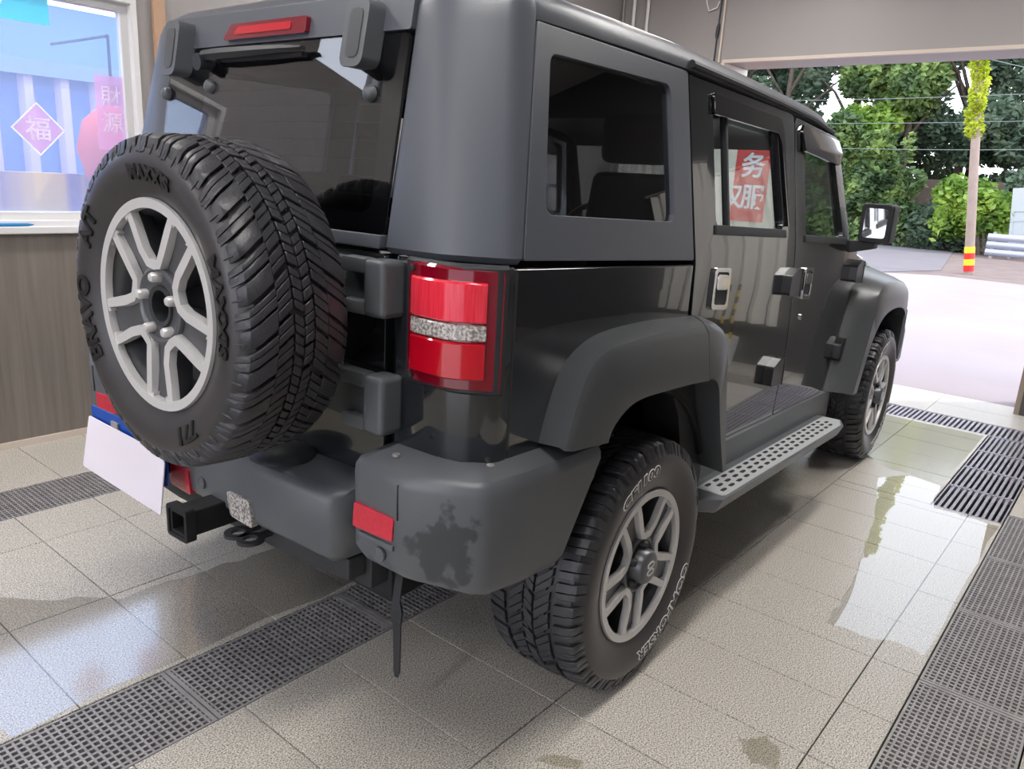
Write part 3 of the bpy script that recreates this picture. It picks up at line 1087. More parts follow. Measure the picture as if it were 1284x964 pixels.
def tread_bm(style):
    b = bmesh.new()
    rnd = random.Random(3)
    if style == 'all_terrain':
        N = 50
        rows = [(0.245, 0.385, 0.75, 0.30, 0.84), (0.405, 0.490, -0.6, 0.62, 0.86), (0.510, 0.595, 0.6, 0.12, 0.86), (0.615, 0.755, -0.75, 0.5, 0.84)]
        sh_frac, sh_sl = 0.80, 0.7
    else:
        N = 38
        rows = [(0.262, 0.43, 0.9, 0.25, 0.84), (0.452, 0.548, -0.7, 0.7, 0.82), (0.57, 0.738, 0.9, 0.6, 0.84)]
        sh_frac, sh_sl = 0.76, 0.15
    rows = [(y0 * WT, y1 * WT, sl, off, fr) for (y0, y1, sl, off, fr) in rows]
    st = 2 * PI / N
    rb = RT - 0.013

    def crown(y):
        return RT - 0.006 * ((y - WT / 2) / (WT / 2)) ** 2
    for i in range(N):
        for (y0, y1, sl, off, fr) in rows:
            t0 = (i + off) * st + rnd.uniform(-0.08, 0.08) * st
            L = fr * st * rnd.uniform(0.9, 1.06)
            sp_ = rnd.uniform(0.42, 0.58)
            for (ta, tb, dr) in ((0.0, sp_ - 0.035, 0.0), (sp_ + 0.035, 1.0, 0.0012)):
                block(b, [(y0, rb), (y0, crown(y0) - dr), (y1, crown(y1) - dr), (y1, rb)], t0 + L * ta, t0 + L * tb, sl)
            if style != 'all_terrain':
                # stepped bite on the larger mud-terrain blocks
                block(b, [(y0 + 0.012, rb), (y0 + 0.012, crown(y0)), (y0 + 0.03, crown(y1)), (y0 + 0.03, rb)], t0 + L, t0 + L + 0.1 * st, sl)
        for side in (0, 1):
            big = i % 2
            d0 = 0.034 if big else 0.024
            sec = [(0.056, rb), (0.056, crown(0.056)), (0.018, crown(0.02) - 0.001), (0.000, RT - 0.012), (-0.0135, RT - 0.018 - d0), (-0.002, RT - 0.024 - d0), (0.02, rb - 0.006)]
            if side:
                sec = [(WT - y, r) for (y, r) in sec]
            t0 = (i + (0.45 if side else 0.0)) * st
            L = sh_frac * st * (1.08 if big else 0.94)
            for (ta, tb) in (((0.0, 1.0),) if style == 'all_terrain' and i % 2 else ((0.0, 0.55), (0.60, 1.0))):
                block(b, sec, t0 + L * ta, t0 + L * tb, sh_sl * (-1 if side else 1))
            if style == 'all_terrain':
                # short lug set into the sidewall between shoulder blocks
                sec2 = [(0.012, RT - 0.018), (-0.006, RT - 0.024), (-0.0145, RT - 0.044), (0.0, RT - 0.05)]
                if side:
                    sec2 = [(WT - y, r) for (y, r) in sec2]
                block(b, sec2, t0 + L * 1.05, t0 + st * 0.98, 0.2)
    return b


NSP = 5


def rim_bm():
    b = bmesh.new()
    lathe(b, [(0.006, RR - 0.001), (0.004, RR - 0.012), (0.016, RR - 0.018), (0.03, RR - 0.030), (0.10, RR - 0.036), (0.20, RR - 0.03)], 64, 'y')
    lathe(b, [(0.11, RR - 0.03), (0.115, 0.14), (0.10, 0.13), (0.10, 0.001)], 48, 'y')
    # hub
    lathe(b, [(0.09, 0.088), (0.03, 0.090), (0.012, 0.084), (0.008, 0.076), (0.016, 0.070), (0.018, 0.042)], 40, 'y')
    for k in range(NSP):
        a = math.radians(-90 + 72 * k)
        u = Vector((math.cos(a), 0, math.sin(a)))
        w = Vector((-math.sin(a), 0, math.cos(a)))
        secs = []
        for (r, hw, y0, y1) in ((0.060, 0.036, 0.016, 0.07), (0.10, 0.040, 0.014, 0.065), (0.16, 0.048, 0.010, 0.058), (0.212, 0.056, 0.008, 0.05)):
            f = u * r
            secs.append([f + w * hw + Vector((0, y0 + 0.004, 0)), f + w * (hw - 0.02) + Vector((0, y0 + 0.006, 0)), f - w * (hw - 0.02) + Vector((0, y0 + 0.006, 0)), f - w * hw + Vector((0, y0 + 0.004, 0)), f - w * (hw - 0.008) + Vector((0, y1, 0)), f + w * (hw - 0.008) + Vector((0, y1, 0))])
        loft(b, secs)
    return b


def trim_bm():
    b = bmesh.new()
    # outer machined ring
    lathe(b, [(0.004, RR - 0.002), (-0.003, RR - 0.004), (-0.002, RR - 0.024), (0.014, RR - 0.025)], 72, 'y')
    for k in range(NSP):
        pts = []
        a0 = math.radians(-90 + 72 * k)
        a1 = math.radians(-90 + 72 * (k + 1))
        mid = (a0 + a1) / 2
        u0, w0 = Vector((math.cos(a0), 0, math.sin(a0))), Vector((-math.sin(a0), 0, math.cos(a0)))
        u1, w1 = Vector((math.cos(a1), 0, math.sin(a1))), Vector((-math.sin(a1), 0, math.cos(a1)))
        um = Vector((math.cos(mid), 0, math.sin(mid)))
        left = [u0 * 0.2035 + w0 * 0.026, u0 * 0.200 + w0 * 0.043, u0 * 0.165 + w0 * 0.040, u0 * 0.118 + w0 * 0.035]
        right = [u1 * 0.118 - w1 * 0.035, u1 * 0.165 - w1 * 0.040, u1 * 0.200 - w1 * 0.043, u1 * 0.2035 - w1 * 0.026]
        path = left + [um * 0.091 + (left[-1] - um * (left[-1].dot(um))) * 0.5, um * 0.0885, um * 0.091 + (right[0] - um * (right[0].dot(um))) * 0.5] + right
        hw = 0.0105
        n = len(path)
        secs = []
        for i, p in enumerate(path):
            d = (path[min(i + 1, n - 1)] - path[max(i - 1, 0)]).normalized()
            s = Vector((d.z, 0, -d.x))
            yo = 0.004 if p.length < 0.11 else 0.001
            secs.append([p + s * hw + Vector((0, yo, 0)), p - s * hw + Vector((0, yo, 0)), p - s * (hw + 0.002) + Vector((0, yo + 0.016, 0)), p + s * (hw + 0.002) + Vector((0, yo + 0.016, 0))])
        loft(b, secs)
        # foot of the spoke pair on the ring
        q = u0 * 0.205
        for s in (-1, 1):
            pass
    return b


def ring_text(name, body, size, r0, ang, m, parent, y_off=0.0012, ext=0.0008, offset=0.0, stretch=1.0):
    me = text_mesh(body, size, ext, offset)
    for v in me.vertices:
        r = r0 + v.co.y
        a = math.radians(ang) - v.co.x * stretch / (r0 + size * 0.35)
        v.co = Vector((r * math.cos(a), side_y(r) - y_off - v.co.z, r * math.sin(a)))
    me.materials.clear()
    me.materials.append(m)
    o = bpy.data.objects.new(name, me)
    COL.objects.link(o)
    o.parent = parent
    return o


tyre_meshes = {}


def make_wheel(name, loc, rz, style, cap, spin=0.0):
    ck = 'carcass%.3f' % RT
    if ck not in tyre_meshes:
        o = finish('tyre', tyre_carcass(), M_side)
        tyre_meshes[ck] = o.data
        bpy.data.objects.remove(o)
        o = finish('rim', rim_bm(), M_rimdark, bevel=0.0015, seg=1, ang=50)
        tyre_meshes['rim'] = o.data
        bpy.data.objects.remove(o)
        o = finish('trim', trim_bm(), M_rimsilver)
        tyre_meshes['trim'] = o.data
        bpy.data.objects.remove(o)
    if style not in tyre_meshes:
        o = finish('tread', tread_bm(style), M_rubber, bevel=0.0012, seg=1, ang=50)
        tyre_meshes[style] = o.data
        bpy.data.objects.remove(o)

    def inst(nm, me, parent):
        o = bpy.data.objects.new(nm, me)
        COL.objects.link(o)
        o.parent = parent
        return o
    w = inst(name, tyre_meshes[ck], car)
    w.location = loc
    w.rotation_euler = (0, 0, rz)
    inst('tread', tyre_meshes[style], w)
    rims = inst('wheel_rim', tyre_meshes['rim'], w)
    tr = inst('machined_spokes', tyre_meshes['trim'], w)
    rims.rotation_euler = (0, spin, 0)
    tr.rotation_euler = (0, spin, 0)
    b = bmesh.new()
    if cap:
        lathe(b, [(0.02, 0.052), (-0.016, 0.050), (-0.024, 0.044), (-0.026, 0.036), (-0.0255, 0.001)], 32, 'y')
        finish('hub_cap', b, M_rimdark, w)
        # emblem on the cap: oval with two halves
        b = bmesh.new()
        for zc in (0.011, -0.011):
            secs = []
            for k in range(16):
                t = 2 * PI * k / 16
                c = Vector((0.0185 * math.cos(t), -0.0275, zc + 0.0085 * math.sin(t)))
                d1 = Vector((math.cos(t), 0, math.sin(t))) * 0.0026
                secs.append([c - d1, c - d1 + Vector((0, 0.003, 0)), c + d1 + Vector((0, 0.003, 0)), c + d1])
            secs.append(secs[0])
            loft(b, secs, True, False)
        finish('emblem', b, M_rimsilver, w)
    else:
        lathe(b, [(0.05, 0.001), (0.05, 0.030), (0.014, 0.034), (0.012, 0.044), (0.02, 0.047)], 32, 'y')
        finish('hub_bore', b, M_dark, w)
    for k in range(5):
        a = math.radians(90 + 72 * k) - spin
        b = bmesh.new()
        lathe(b, [(0.02, 0.0115), (0.000, 0.0110), (-0.005, 0.0080), (-0.006, 0.001)], 12, 'y')
        o = finish('lug_nut', b, M_rimsilver if not cap else M_dark, w)
        o.location = (0.062 * math.cos(a), 0.0, 0.062 * math.sin(a))
    return w


YW = -0.900
rear_r = make_wheel('rear_wheel', (0, YW, RT - 0.004), 0, 'mud_terrain', True, math.radians(8))
front_r = make_wheel('front_wheel', (2.711, YW, RT - 0.004), math.radians(0.5), 'mud_terrain', True, math.radians(-14))
rear_l = make_wheel('rear_wheel', (0, -YW, RT - 0.004), PI, 'mud_terrain', True)
front_l = make_wheel('front_wheel', (2.711, -YW, RT - 0.004), PI, 'mud_terrain', True)
AX = RT - 0.003
M_emb = mat('embossed_rubber', srgb(26, 26, 28), 0.3)
for w in (rear_r, front_r):
    for body, a in (('COMFORSER', -54), ('CF1100', 108)):
        ring_text('lettering', body, 0.042, 0.280, a, M_white, w, 0.0010, 0.0006, 0.0032, 1.5)
        ring_text('lettering', body, 0.042, 0.280, a, M_emb, w, 0.0016, 0.0008, 0.0006, 1.5)
RT, WT = 0.357, 0.232
spare = make_wheel('spare_wheel', (-1.024, -0.208, 1.111), -PI / 2, 'all_terrain', False)
tag(spare, 'spare wheel on the tailgate with all-terrain tread')
for body, a, sz in (('BRAVO', 193, 0.056), ('A/T', 148, 0.052), ('MAXXIS', 8, 0.050), ('771', -62, 0.052), ('MAXXIS', 82, 0.040)):
    ring_text('lettering', body, sz, 0.262, a, M_emb, spare, 0.0030, 0.0015, 0.0020, 1.1)

# ---------------------------------------------------------------- body
BELT = 1.22


def Ys(z):
    return 0.80 if z <= BELT else 0.80 - 0.1724 * (z - BELT)


def sidemap(s, out=0.0):
    return lambda u, v, d: (u, s * (Ys(v) + out - d), v)


def flatmap(s, y):
    return lambda u, v, d: (u, s * (y - d), v)


def xr(z):
    return -0.635 + 0.17 * (z - 1.25) if z > 1.25 else -0.635


def rearmap(out=0.0):
    # u = y (car), v = z ; depth goes forward
    return lambda u, v, d: (xr(v) - out + d, u, v)


SD = (-1, 1)
# inner tub
b = bmesh.new()
box(b, -0.60, 2.15, -0.63, 0.63, 0.46, 0.86)
box(b, 0.45, 2.15, -0.77, 0.77, 0.46, 0.75)
box(b, -0.55, 0.42, -0.77, 0.77, 0.98, 1.06)
finish('inner_tub', b, M_black, car, smooth=False)
finish('underframe', B(-0.55, 3.1, -0.45, 0.45, 0.30, 0.46), M_black, car, bevel=0.02)
b = bmesh.new()
for xx in (0.0, 2.711):
    tube(b, [(xx, -0.72, AX), (xx, 0.72, AX)], 0.045, 12)
    lathe_pts = None
finish('axle', b, M_dark, car)
for xx in (0.0, 2.711):
    for s in SD:
        b = bmesh.new()
        secs = []
        for k in range(13):
            a = PI * (0.13 + 0.74 * k / 12)
            c, sn = math.cos(a), math.sin(a)
            secs.append([(xx - 0.02 + 0.475 * c, s * 0.60, 0.40 + 0.475 * sn), (xx - 0.02 + 0.475 * c, s * 0.86, 0.40 + 0.475 * sn), (xx - 0.02 + 0.49 * c, s * 0.86, 0.40 + 0.49 * sn), (xx - 0.02 + 0.49 * c, s * 0.60, 0.40 + 0.49 * sn)])
        loft(b, secs)
        finish('wheel_arch_liner', b, M_black, car)

FL = [(-0.421, 0.815), (-0.352, 0.985), (-0.289, 1.025), (-0.183, 1.052), (0.081, 1.055), (0.34, 1.040)]
for s in SD:
    # rear quarter below the belt
    q = [(-0.543, 1.232), (0.335, 1.198), (0.335, 1.03)] + [(p[0] + 0.012, p[1] - 0.012) for p in reversed(FL[:-1])] + [(-0.44, 0.70), (-0.543, 0.70)]
    finish('quarter_panel', panel_bm(q, [], sidemap(s), 0.03), M_paint, car, bevel=0.008, seg=3)
    # corner panel below the belt (plan path swept upwards)
    plan = [(-0.622, 0.515), (-0.640, 0.545), (-0.645, 0.70), (-0.633, 0.745), (-0.600, 0.790), (-0.575, 0.799), (-0.5475, 0.80)]
    secs = []
    for z, ins in ((0.70, 0.012), (0.72, 0.0), (1.0, 0.0), (1.222, 0.0), (1.234, 0.010)):
        o_ = [(x + (ins if i < 4 else ins * 0.5), s * (y - (ins if i > 2 else 0)), z) for i, (x, y) in enumerate(plan)]
        in_ = [(x + 0.03, s * (y - (0.03 if i > 2 else 0)), z) for i, (x, y) in enumerate(plan)]
        secs.append(o_ + list(reversed(in_)))
    b = bmesh.new()
    loft(b, secs)
    finish('corner_panel', b, M_paint, car)
    # doors
    rd = [(0.347, 1.735), (0.345, 1.20), (0.36, 1.0), (0.46, 0.94), (0.545, 0.54), (1.262, 0.515), (1.312, 0.80), (1.300, 1.0), (1.250, 1.25), (1.268, 1.712)]
    rw = [(0.497, 1.308), (1.118, 1.284), (1.076, 1.662), (0.507, 1.676)]
    finish('rear_door', panel_bm(rounded(rd, [0.01, 0, 0.03, 0.03, 0.02, 0.04, 0.05, 0.05, 0, 0.04], 3), [rounded(rw, 0.035, 4)], sidemap(s), 0.035), M_paint, car, bevel=0.006, seg=2)
    finish('rear_door_glass', panel_bm(rounded(rw, 0.03, 3), [], sidemap(s, -0.014), 0.004), G_pane, car, smooth=False)
    b = panel_bm([(0.598, 1.302), (0.620, 1.301), (0.632, 1.675), (0.610, 1.676)], [], sidemap(s, -0.004), 0.02)
    finish('window_divider', b, M_dark, car, bevel=0.003, seg=1)
    finish('window_weatherstrip', panel_bm([(0.487, 1.282), (1.135, 1.258), (1.133, 1.288), (0.487, 1.312)], [], sidemap(s, 0.006), 0.02), M_dark, car, bevel=0.004)
    fd = [(1.276, 1.705), (1.258, 1.25), (1.308, 1.0), (1.320, 0.80), (1.270, 0.513), (1.93, 0.495), (1.985, 0.62), (2.09, 0.84), (2.19, 1.0), (2.185, 1.17), (2.03, 1.20), (1.865, 1.64), (1.83, 1.668)]
    fw = [(1.375, 1.262), (1.915, 1.238), (1.79, 1.585), (1.76, 1.615), (1.385, 1.630)]
    finish('front_door', panel_bm(rounded(fd, [0.03, 0, 0.05, 0.05, 0.04, 0.02, 0, 0, 0.03, 0.02, 0.03, 0.05, 0.03], 3), [rounded(fw, 0.03, 4)], sidemap(s), 0.035), M_paint, car, bevel=0.006, seg=2)
    finish('front_door_glass', panel_bm(rounded(fw, 0.025, 3), [], sidemap(s, -0.014), 0.004), G_pane, car, smooth=False)
    finish('window_weatherstrip', panel_bm([(1.36, 1.236), (1.95, 1.210), (1.948, 1.240), (1.36, 1.264)], [], sidemap(s, 0.006), 0.02), M_dark, car, bevel=0.004)
    # rain visors
    vz = [(0.495, 1.640), (1.055, 1.628), (1.092, 1.600), (1.135, 1.30), (1.150, 1.30), (1.125, 1.655), (1.09, 1.685), (0.500, 1.704)]
    b = panel_bm(rounded(vz, [0.01, 0.01, 0.02, 0, 0, 0.03, 0.02, 0.015], 3), [], lambda u, v, d: (u, s * (Ys(v) + 0.012 - d), v), 0.010)
    finish('rain_visor', b, mat('smoked_acrylic', srgb(20, 20, 23), 0.08, coat=1.0), car, bevel=0.003)
    vz = [(1.345, 1.585), (1.80, 1.550), (1.86, 1.600), (1.82, 1.655), (1.36, 1.684), (1.33, 1.66)]
    b = panel_bm(rounded(vz, 0.02, 3), [], lambda u, v, d: (u, s * (Ys(v) + 0.018 - 0.10 * max(0, v - 1.60) - d), v), 0.014)
    finish('rain_visor', b, MATS['smoked_acrylic'], car, bevel=0.003)
    # door handles: chrome surround, dark pocket, grip
    for (hx0, hx1, hz0, hz1) in ((0.478, 0.612, 1.048, 1.182), (1.392, 1.505, 1.005, 1.135)):
        rx = rounded([(hx0, hz0), (hx1, hz0 - 0.012), (hx1 - 0.004, hz1 - 0.008), (hx0, hz1)], 0.02, 4)
        cx, cz = (hx0 + hx1) / 2, (hz0 + hz1) / 2
        hole = [(cx + (p[0] - cx) * 0.74, cz + (p[1] - cz) * 0.78) for p in rx]
        h = finish('door_handle', panel_bm(rx, [hole], sidemap(s, 0.010), 0.014), M_chrome, car, bevel=0.003)
        finish('pocket', panel_bm([(cx + (p[0] - cx) * 0.76, cz + (p[1] - cz) * 0.8) for p in rx], [], sidemap(s, 0.002), 0.004), M_dark, h, smooth=False)
        gp = rounded([(hx0 + 0.02, cz - 0.005), (hx1 - 0.02, cz - 0.012), (hx1 - 0.022, hz1 - 0.03), (hx0 + 0.02, hz1 - 0.022)], 0.012, 3)
        finish('grip', panel_bm(gp, [], sidemap(s, 0.012), 0.010), M_chrome, h, bevel=0.003)
    # key lock
    b = bmesh.new()
    tube(b, [(1.44, s * 0.795, 0.925), (1.44, s * 0.806, 0.925)], 0.012, 12)
    finish('door_lock', b, M_chrome, car)
    # exposed door hinges
    for (x, z) in ((1.225, 1.085), (1.165, 0.735), (2.17, 1.075), (2.10, 0.70)):
        h = finish('door_hinge', panel_bm(rounded([(x - 0.075, z - 0.045), (x + 0.045, z - 0.055), (x + 0.05, z + 0.045), (x + 0.0, z + 0.058), (x - 0.07, z + 0.03)], 0.012, 3), [], sidemap(s, 0.035), 0.04), mat('gloss_black_hinge', (0.012, 0.012, 0.014), 0.35, coat=0.15), car, bevel=0.006)
        b = bmesh.new()
        tube(b, [(x + 0.05, s * 0.82, z - 0.055), (x + 0.05, s * 0.82, z + 0.05)], 0.018, 10)
        finish('hinge_pin', b, MATS['gloss_black_hinge'], h)
    # sill and running board
    finish('sill', panel_bm([(0.50, 0.555), (0.53, 0.39), (2.06, 0.36), (2.06, 0.50), (1.93, 0.505)], [], flatmap(s, 0.815), 0.05), M_plastic, car, bevel=0.012)
    rb0, rb1 = Vector((0.335, s * 0.0, 0.462)), Vector((1.90, s * 0.0, 0.405))

    def rbm(t, y, dz=0.0):
        p = rb0.lerp(rb1, t)
        return (p.x, s * y, p.z + dz)
    b = bmesh.new()
    top = [rbm(0.0, 0.80), rbm(1.0, 0.80), rbm(1.0, 0.925), rbm(0.93, 0.965), rbm(0.055, 0.955), rbm(0.0, 0.875)]
    n_ = len(top)
    v0 = [b.verts.new(p) for p in top]
    v1 = [b.verts.new((p[0] + (0.02 if i in (0, 5) else -0.01 if i in (1, 2) else 0), p[1] - s * (0.025 if i in (2, 3, 4, 5) else 0), p[2] - 0.055)) for i, p in enumerate(top)]
    b.faces.new(v0)
    b.faces.new(list(reversed(v1)))
    for i in range(n_):
        b.faces.new((v0[i], v0[(i + 1) % n_], v1[(i + 1) % n_], v1[i]))
    rbd = finish('running_board', b, M_plastic, car, bevel=0.008)
    b = bmesh.new()
    plate = [rbm(0.075, 0.845, 0.002), rbm(0.985, 0.845, 0.002), rbm(0.985, 0.922, 0.002), rbm(0.925, 0.952, 0.002), rbm(0.085, 0.944, 0.002), rbm(0.075, 0.935, 0.002)]
    v0 = [b.verts.new(p) for p in plate]
    v1 = [b.verts.new((p[0], p[1], p[2] - 0.004)) for p in plate]
    b.faces.new(v0)
    b.faces.new(list(reversed(v1)))
    for i in range(len(plate)):
        b.faces.new((v0[i], v0[(i + 1) % 6], v1[(i + 1) % 6], v1[i]))
    finish('tread_plate', b, M_alu, rbd)
    for row, y in enumerate((0.862, 0.890, 0.918)):
        for k in range(19):
            t = 0.11 + 0.83 * (k + 0.5 * (row % 2)) / 19
            c = Vector(rbm(t, y, 0.0026))
            b = bmesh.new()
            ring = [b.verts.new((c.x + 0.017 * math.cos(a) + 0.006 * (1 if math.cos(a) > 0 else -1), c.y + 0.0075 * math.sin(a), c.z)) for a in [2 * PI * j / 10 for j in range(10)]]
            b.faces.new(ring)
            r2 = [b.verts.new((v.co.x, v.co.y, v.co.z - 0.002)) for v in ring]
            for j in range(10):
                b.faces.new((ring[j], r2[j], r2[(j + 1) % 10], ring[(j + 1) % 10]))
            finish('grip_slot', b, M_black, rbd, smooth=False)
    # step bracket
    finish('step_bracket', B(1.1, 1.16, s * 0.62 if s > 0 else -0.92, s * 0.92 if s > 0 else -0.62, 0.36, 0.385), M_dark, car, smooth=False)
    # mud guard in front of the rear wheel
    mg_ = [(0.14, 0.90), (0.40, 0.875), (0.44, 0.80), (0.475, 0.50), (0.44, 0.43), (0.36, 0.455), (0.30, 0.60), (0.25, 0.75)]
    finish('mud_guard', panel_bm(rounded(mg_, 0.03, 3), [], flatmap(s, 0.845), 0.12), M_dark, car, bevel=0.012)


# ---- wheel flares (lofted ribs)
def resample(pts, n):
    L = [0]
    for a, c in zip(pts[:-1], pts[1:]):
        L.append(L[-1] + (Vector(a) - Vector(c)).length)
    out = []
    for k in range(n):
        t = L[-1] * k / (n - 1)
        i = 0
        while i < len(L) - 2 and L[i + 1] < t:
            i += 1
        f = (t - L[i]) / max(L[i + 1] - L[i], 1e-9)
        out.append(tuple(Vector(pts[i]).lerp(Vector(pts[i + 1]), min(max(f, 0), 1))))
    return out


def smooth2(pts, it=2):
    for _ in range(it):
        q = [pts[0]]
        for a, c in zip(pts[:-1], pts[1:]):
            a_, c_ = Vector(a), Vector(c)
            q += [tuple(a_.lerp(c_, 0.25)), tuple(a_.lerp(c_, 0.75))]
        q.append(pts[-1])
        pts = q
    return pts


def flare(name, body, crease, arch, s, yb=0.80, yo=0.93, n=36):
    bl = resample(smooth2(body), n)
    cr = resample(smooth2(crease), n)
    ar = resample(smooth2(arch), n)
    secs = []
    for i in range(n):
        b_, c_, a_ = Vector(bl[i]), Vector(cr[i]), Vector(ar[i])
        m = b_.lerp(c_, 0.75)
        e = c_.lerp(a_, 0.12)
        secs.append([(b_.x, s * (yb - 0.02), b_.y), (b_.x, s * (yb + 0.004), b_.y), (m.x, s * (yb + (yo - yb) * 0.70), m.y + 0.004), (c_.x, s * (yo - 0.012), c_.y), (e.x, s * yo, e.y),
                     (a_.x, s * (yo + 0.002), a_.y), (a_.x, s * (yo - 0.006), a_.y - 0.0), (a_.x, s * (yb - 0.02), a_.y + 0.012)])
    b = bmesh.new()
    loft(b, secs)
    return finish(name, b, M_flare, car)


RB = [(-0.421, 0.815), (-0.395, 0.90), (-0.352, 0.985), (-0.289, 1.028), (-0.183, 1.056), (0.081, 1.058), (0.36, 1.040)]
RC = [(-0.488, 0.842), (-0.46, 0.92), (-0.424, 0.995), (-0.385, 1.036), (-0.318, 1.056), (-0.057, 1.058), (0.19, 1.046)]
RA = [(-0.322, 0.825), (-0.305, 0.862), (-0.232, 0.900), (-0.15, 0.906), (-0.074, 0.902), (0.078, 0.895), (0.24, 0.881)]
# front leg of the rear flare sits on the door
DB = [(0.372, 1.039), (0.43, 1.033), (0.500, 0.985), (0.520, 0.85), (0.545, 0.70), (0.585, 0.535)]
DC = [(0.205, 1.045), (0.27, 1.042), (0.372, 1.006), (0.400, 0.85), (0.445, 0.68), (0.490, 0.535)]
DA = [(0.252, 0.881), (0.29, 0.878), (0.335, 0.845), (0.362, 0.76), (0.405, 0.65), (0.455, 0.535)]
FB = [(1.96, 0.500), (2.02, 0.62), (2.10, 0.80), (2.19, 0.97), (2.32, 1.055), (2.55, 1.07), (2.85, 1.05), (3.02, 1.00), (3.06, 0.93), (3.06, 0.82)]
FC = [(2.03, 0.500), (2.10, 0.64), (2.17, 0.80), (2.22, 0.93), (2.31, 1.010), (2.50, 1.03), (2.78, 1.00), (2.90, 0.96), (2.95, 0.90), (2.96, 0.795)]
FA = [(2.10, 0.500), (2.17, 0.64), (2.24, 0.74), (2.34, 0.825), (2.46, 0.86), (2.62, 0.87), (2.76, 0.862), (2.85, 0.845), (2.91, 0.82), (2.93, 0.795)]
for s in SD:
    flare('rear_flare', RB, RC, RA, s)
    flare('rear_flare_extension', DB, DC, DA, s, yb=0.80, yo=0.925, n=28)
    flare('front_flare', FB, FC, FA, s, yb=0.74, yo=0.925)
    finish('front_mud_guard', panel_bm(rounded([(2.96, 0.84), (3.04, 0.82), (3.06, 0.62), (3.0, 0.52), (2.95, 0.60)], 0.02, 3), [], flatmap(s, 0.915), 0.22), M_dark, car, bevel=0.008)

# ---- bonnet, fenders, cowl
b = bmesh.new()
secs = []
for x, w, zt in ((2.16, 0.74, 1.12), (2.5, 0.73, 1.10), (2.95, 0.71, 1.075), (3.2, 0.68, 1.03), (3.28, 0.64, 0.98)):
    secs.append([(x, -w, 0.62), (x, -w, zt - 0.06), (x, -w + 0.03, zt - 0.015), (x, -w + 0.10, zt), (x, 0, zt + 0.03), (x, w - 0.10, zt), (x, w - 0.03, zt - 0.015), (x, w, zt - 0.06), (x, w, 0.62)])
loft(b, secs)
finish('bonnet', b, M_paint, car)
finish('front_bumper', B(3.2, 3.42, -0.86, 0.86, 0.45, 0.68), M_plastic, car, bevel=0.03)
for k in range(5):
    finish('grille_bar', B(3.27, 3.31, -0.36 + 0.16 * k, -0.28 + 0.16 * k, 0.72, 0.96), M_dark, car, bevel=0.008)
for s in SD:
    b = bmesh.new()
    tube(b, [(3.22, s * 0.52, 0.84), (3.31, s * 0.52, 0.84)], 0.10, 24)
    finish('headlight', b, M_clearlens, car)
    finish('cowl_side', panel_bm([(2.19, 1.0), (2.19, 1.165), (2.36, 1.13), (2.36, 1.0)], [], flatmap(s, 0.79), 0.05), M_paint, car, bevel=0.01)
    finish('fender_vent', panel_bm(rounded([(2.24, 1.03), (2.24, 1.11), (2.33, 1.10), (2.33, 1.03)], 0.01, 2), [], flatmap(s, 0.797), 0.02), M_dark, car, bevel=0.004)

# ---- roof
RS = [(0.712, 1.748), (0.711, 1.768), (0.704, 1.790), (0.685, 1.810), (0.64, 1.828), (0.50, 1.845), (0.25, 1.853), (0.0, 1.855)]
b = bmesh.new()
secs = []
for x, dz, dw in ((-0.47, -0.020, 0.10), (-0.45, -0.006, 0.05), (-0.435, -0.003, 0.008), (-0.404, -0.001, 0.003), (-0.395, 0.0, 0.0), (0.0, 0.002, 0), (0.35, 0.0, 0), (0.7, -0.012, 0), (1.1, -0.026, 0.002), (1.5, -0.045, 0.004), (1.72, -0.062, 0.008), (1.83, -0.090, 0.012), (1.86, -0.125, 0.016)):
    r_ = [(x, -(y - dw), z + dz) for (y, z) in RS]
    l_ = [(x, (y - dw), z + dz) for (y, z) in reversed(RS[:-1])]
    lo = [(x, 0.66, 1.735 + dz), (x, -0.66, 1.735 + dz)]
    secs.append(r_ + l_ + lo)
loft(b, secs)
finish('roof', b, M_satin, car)
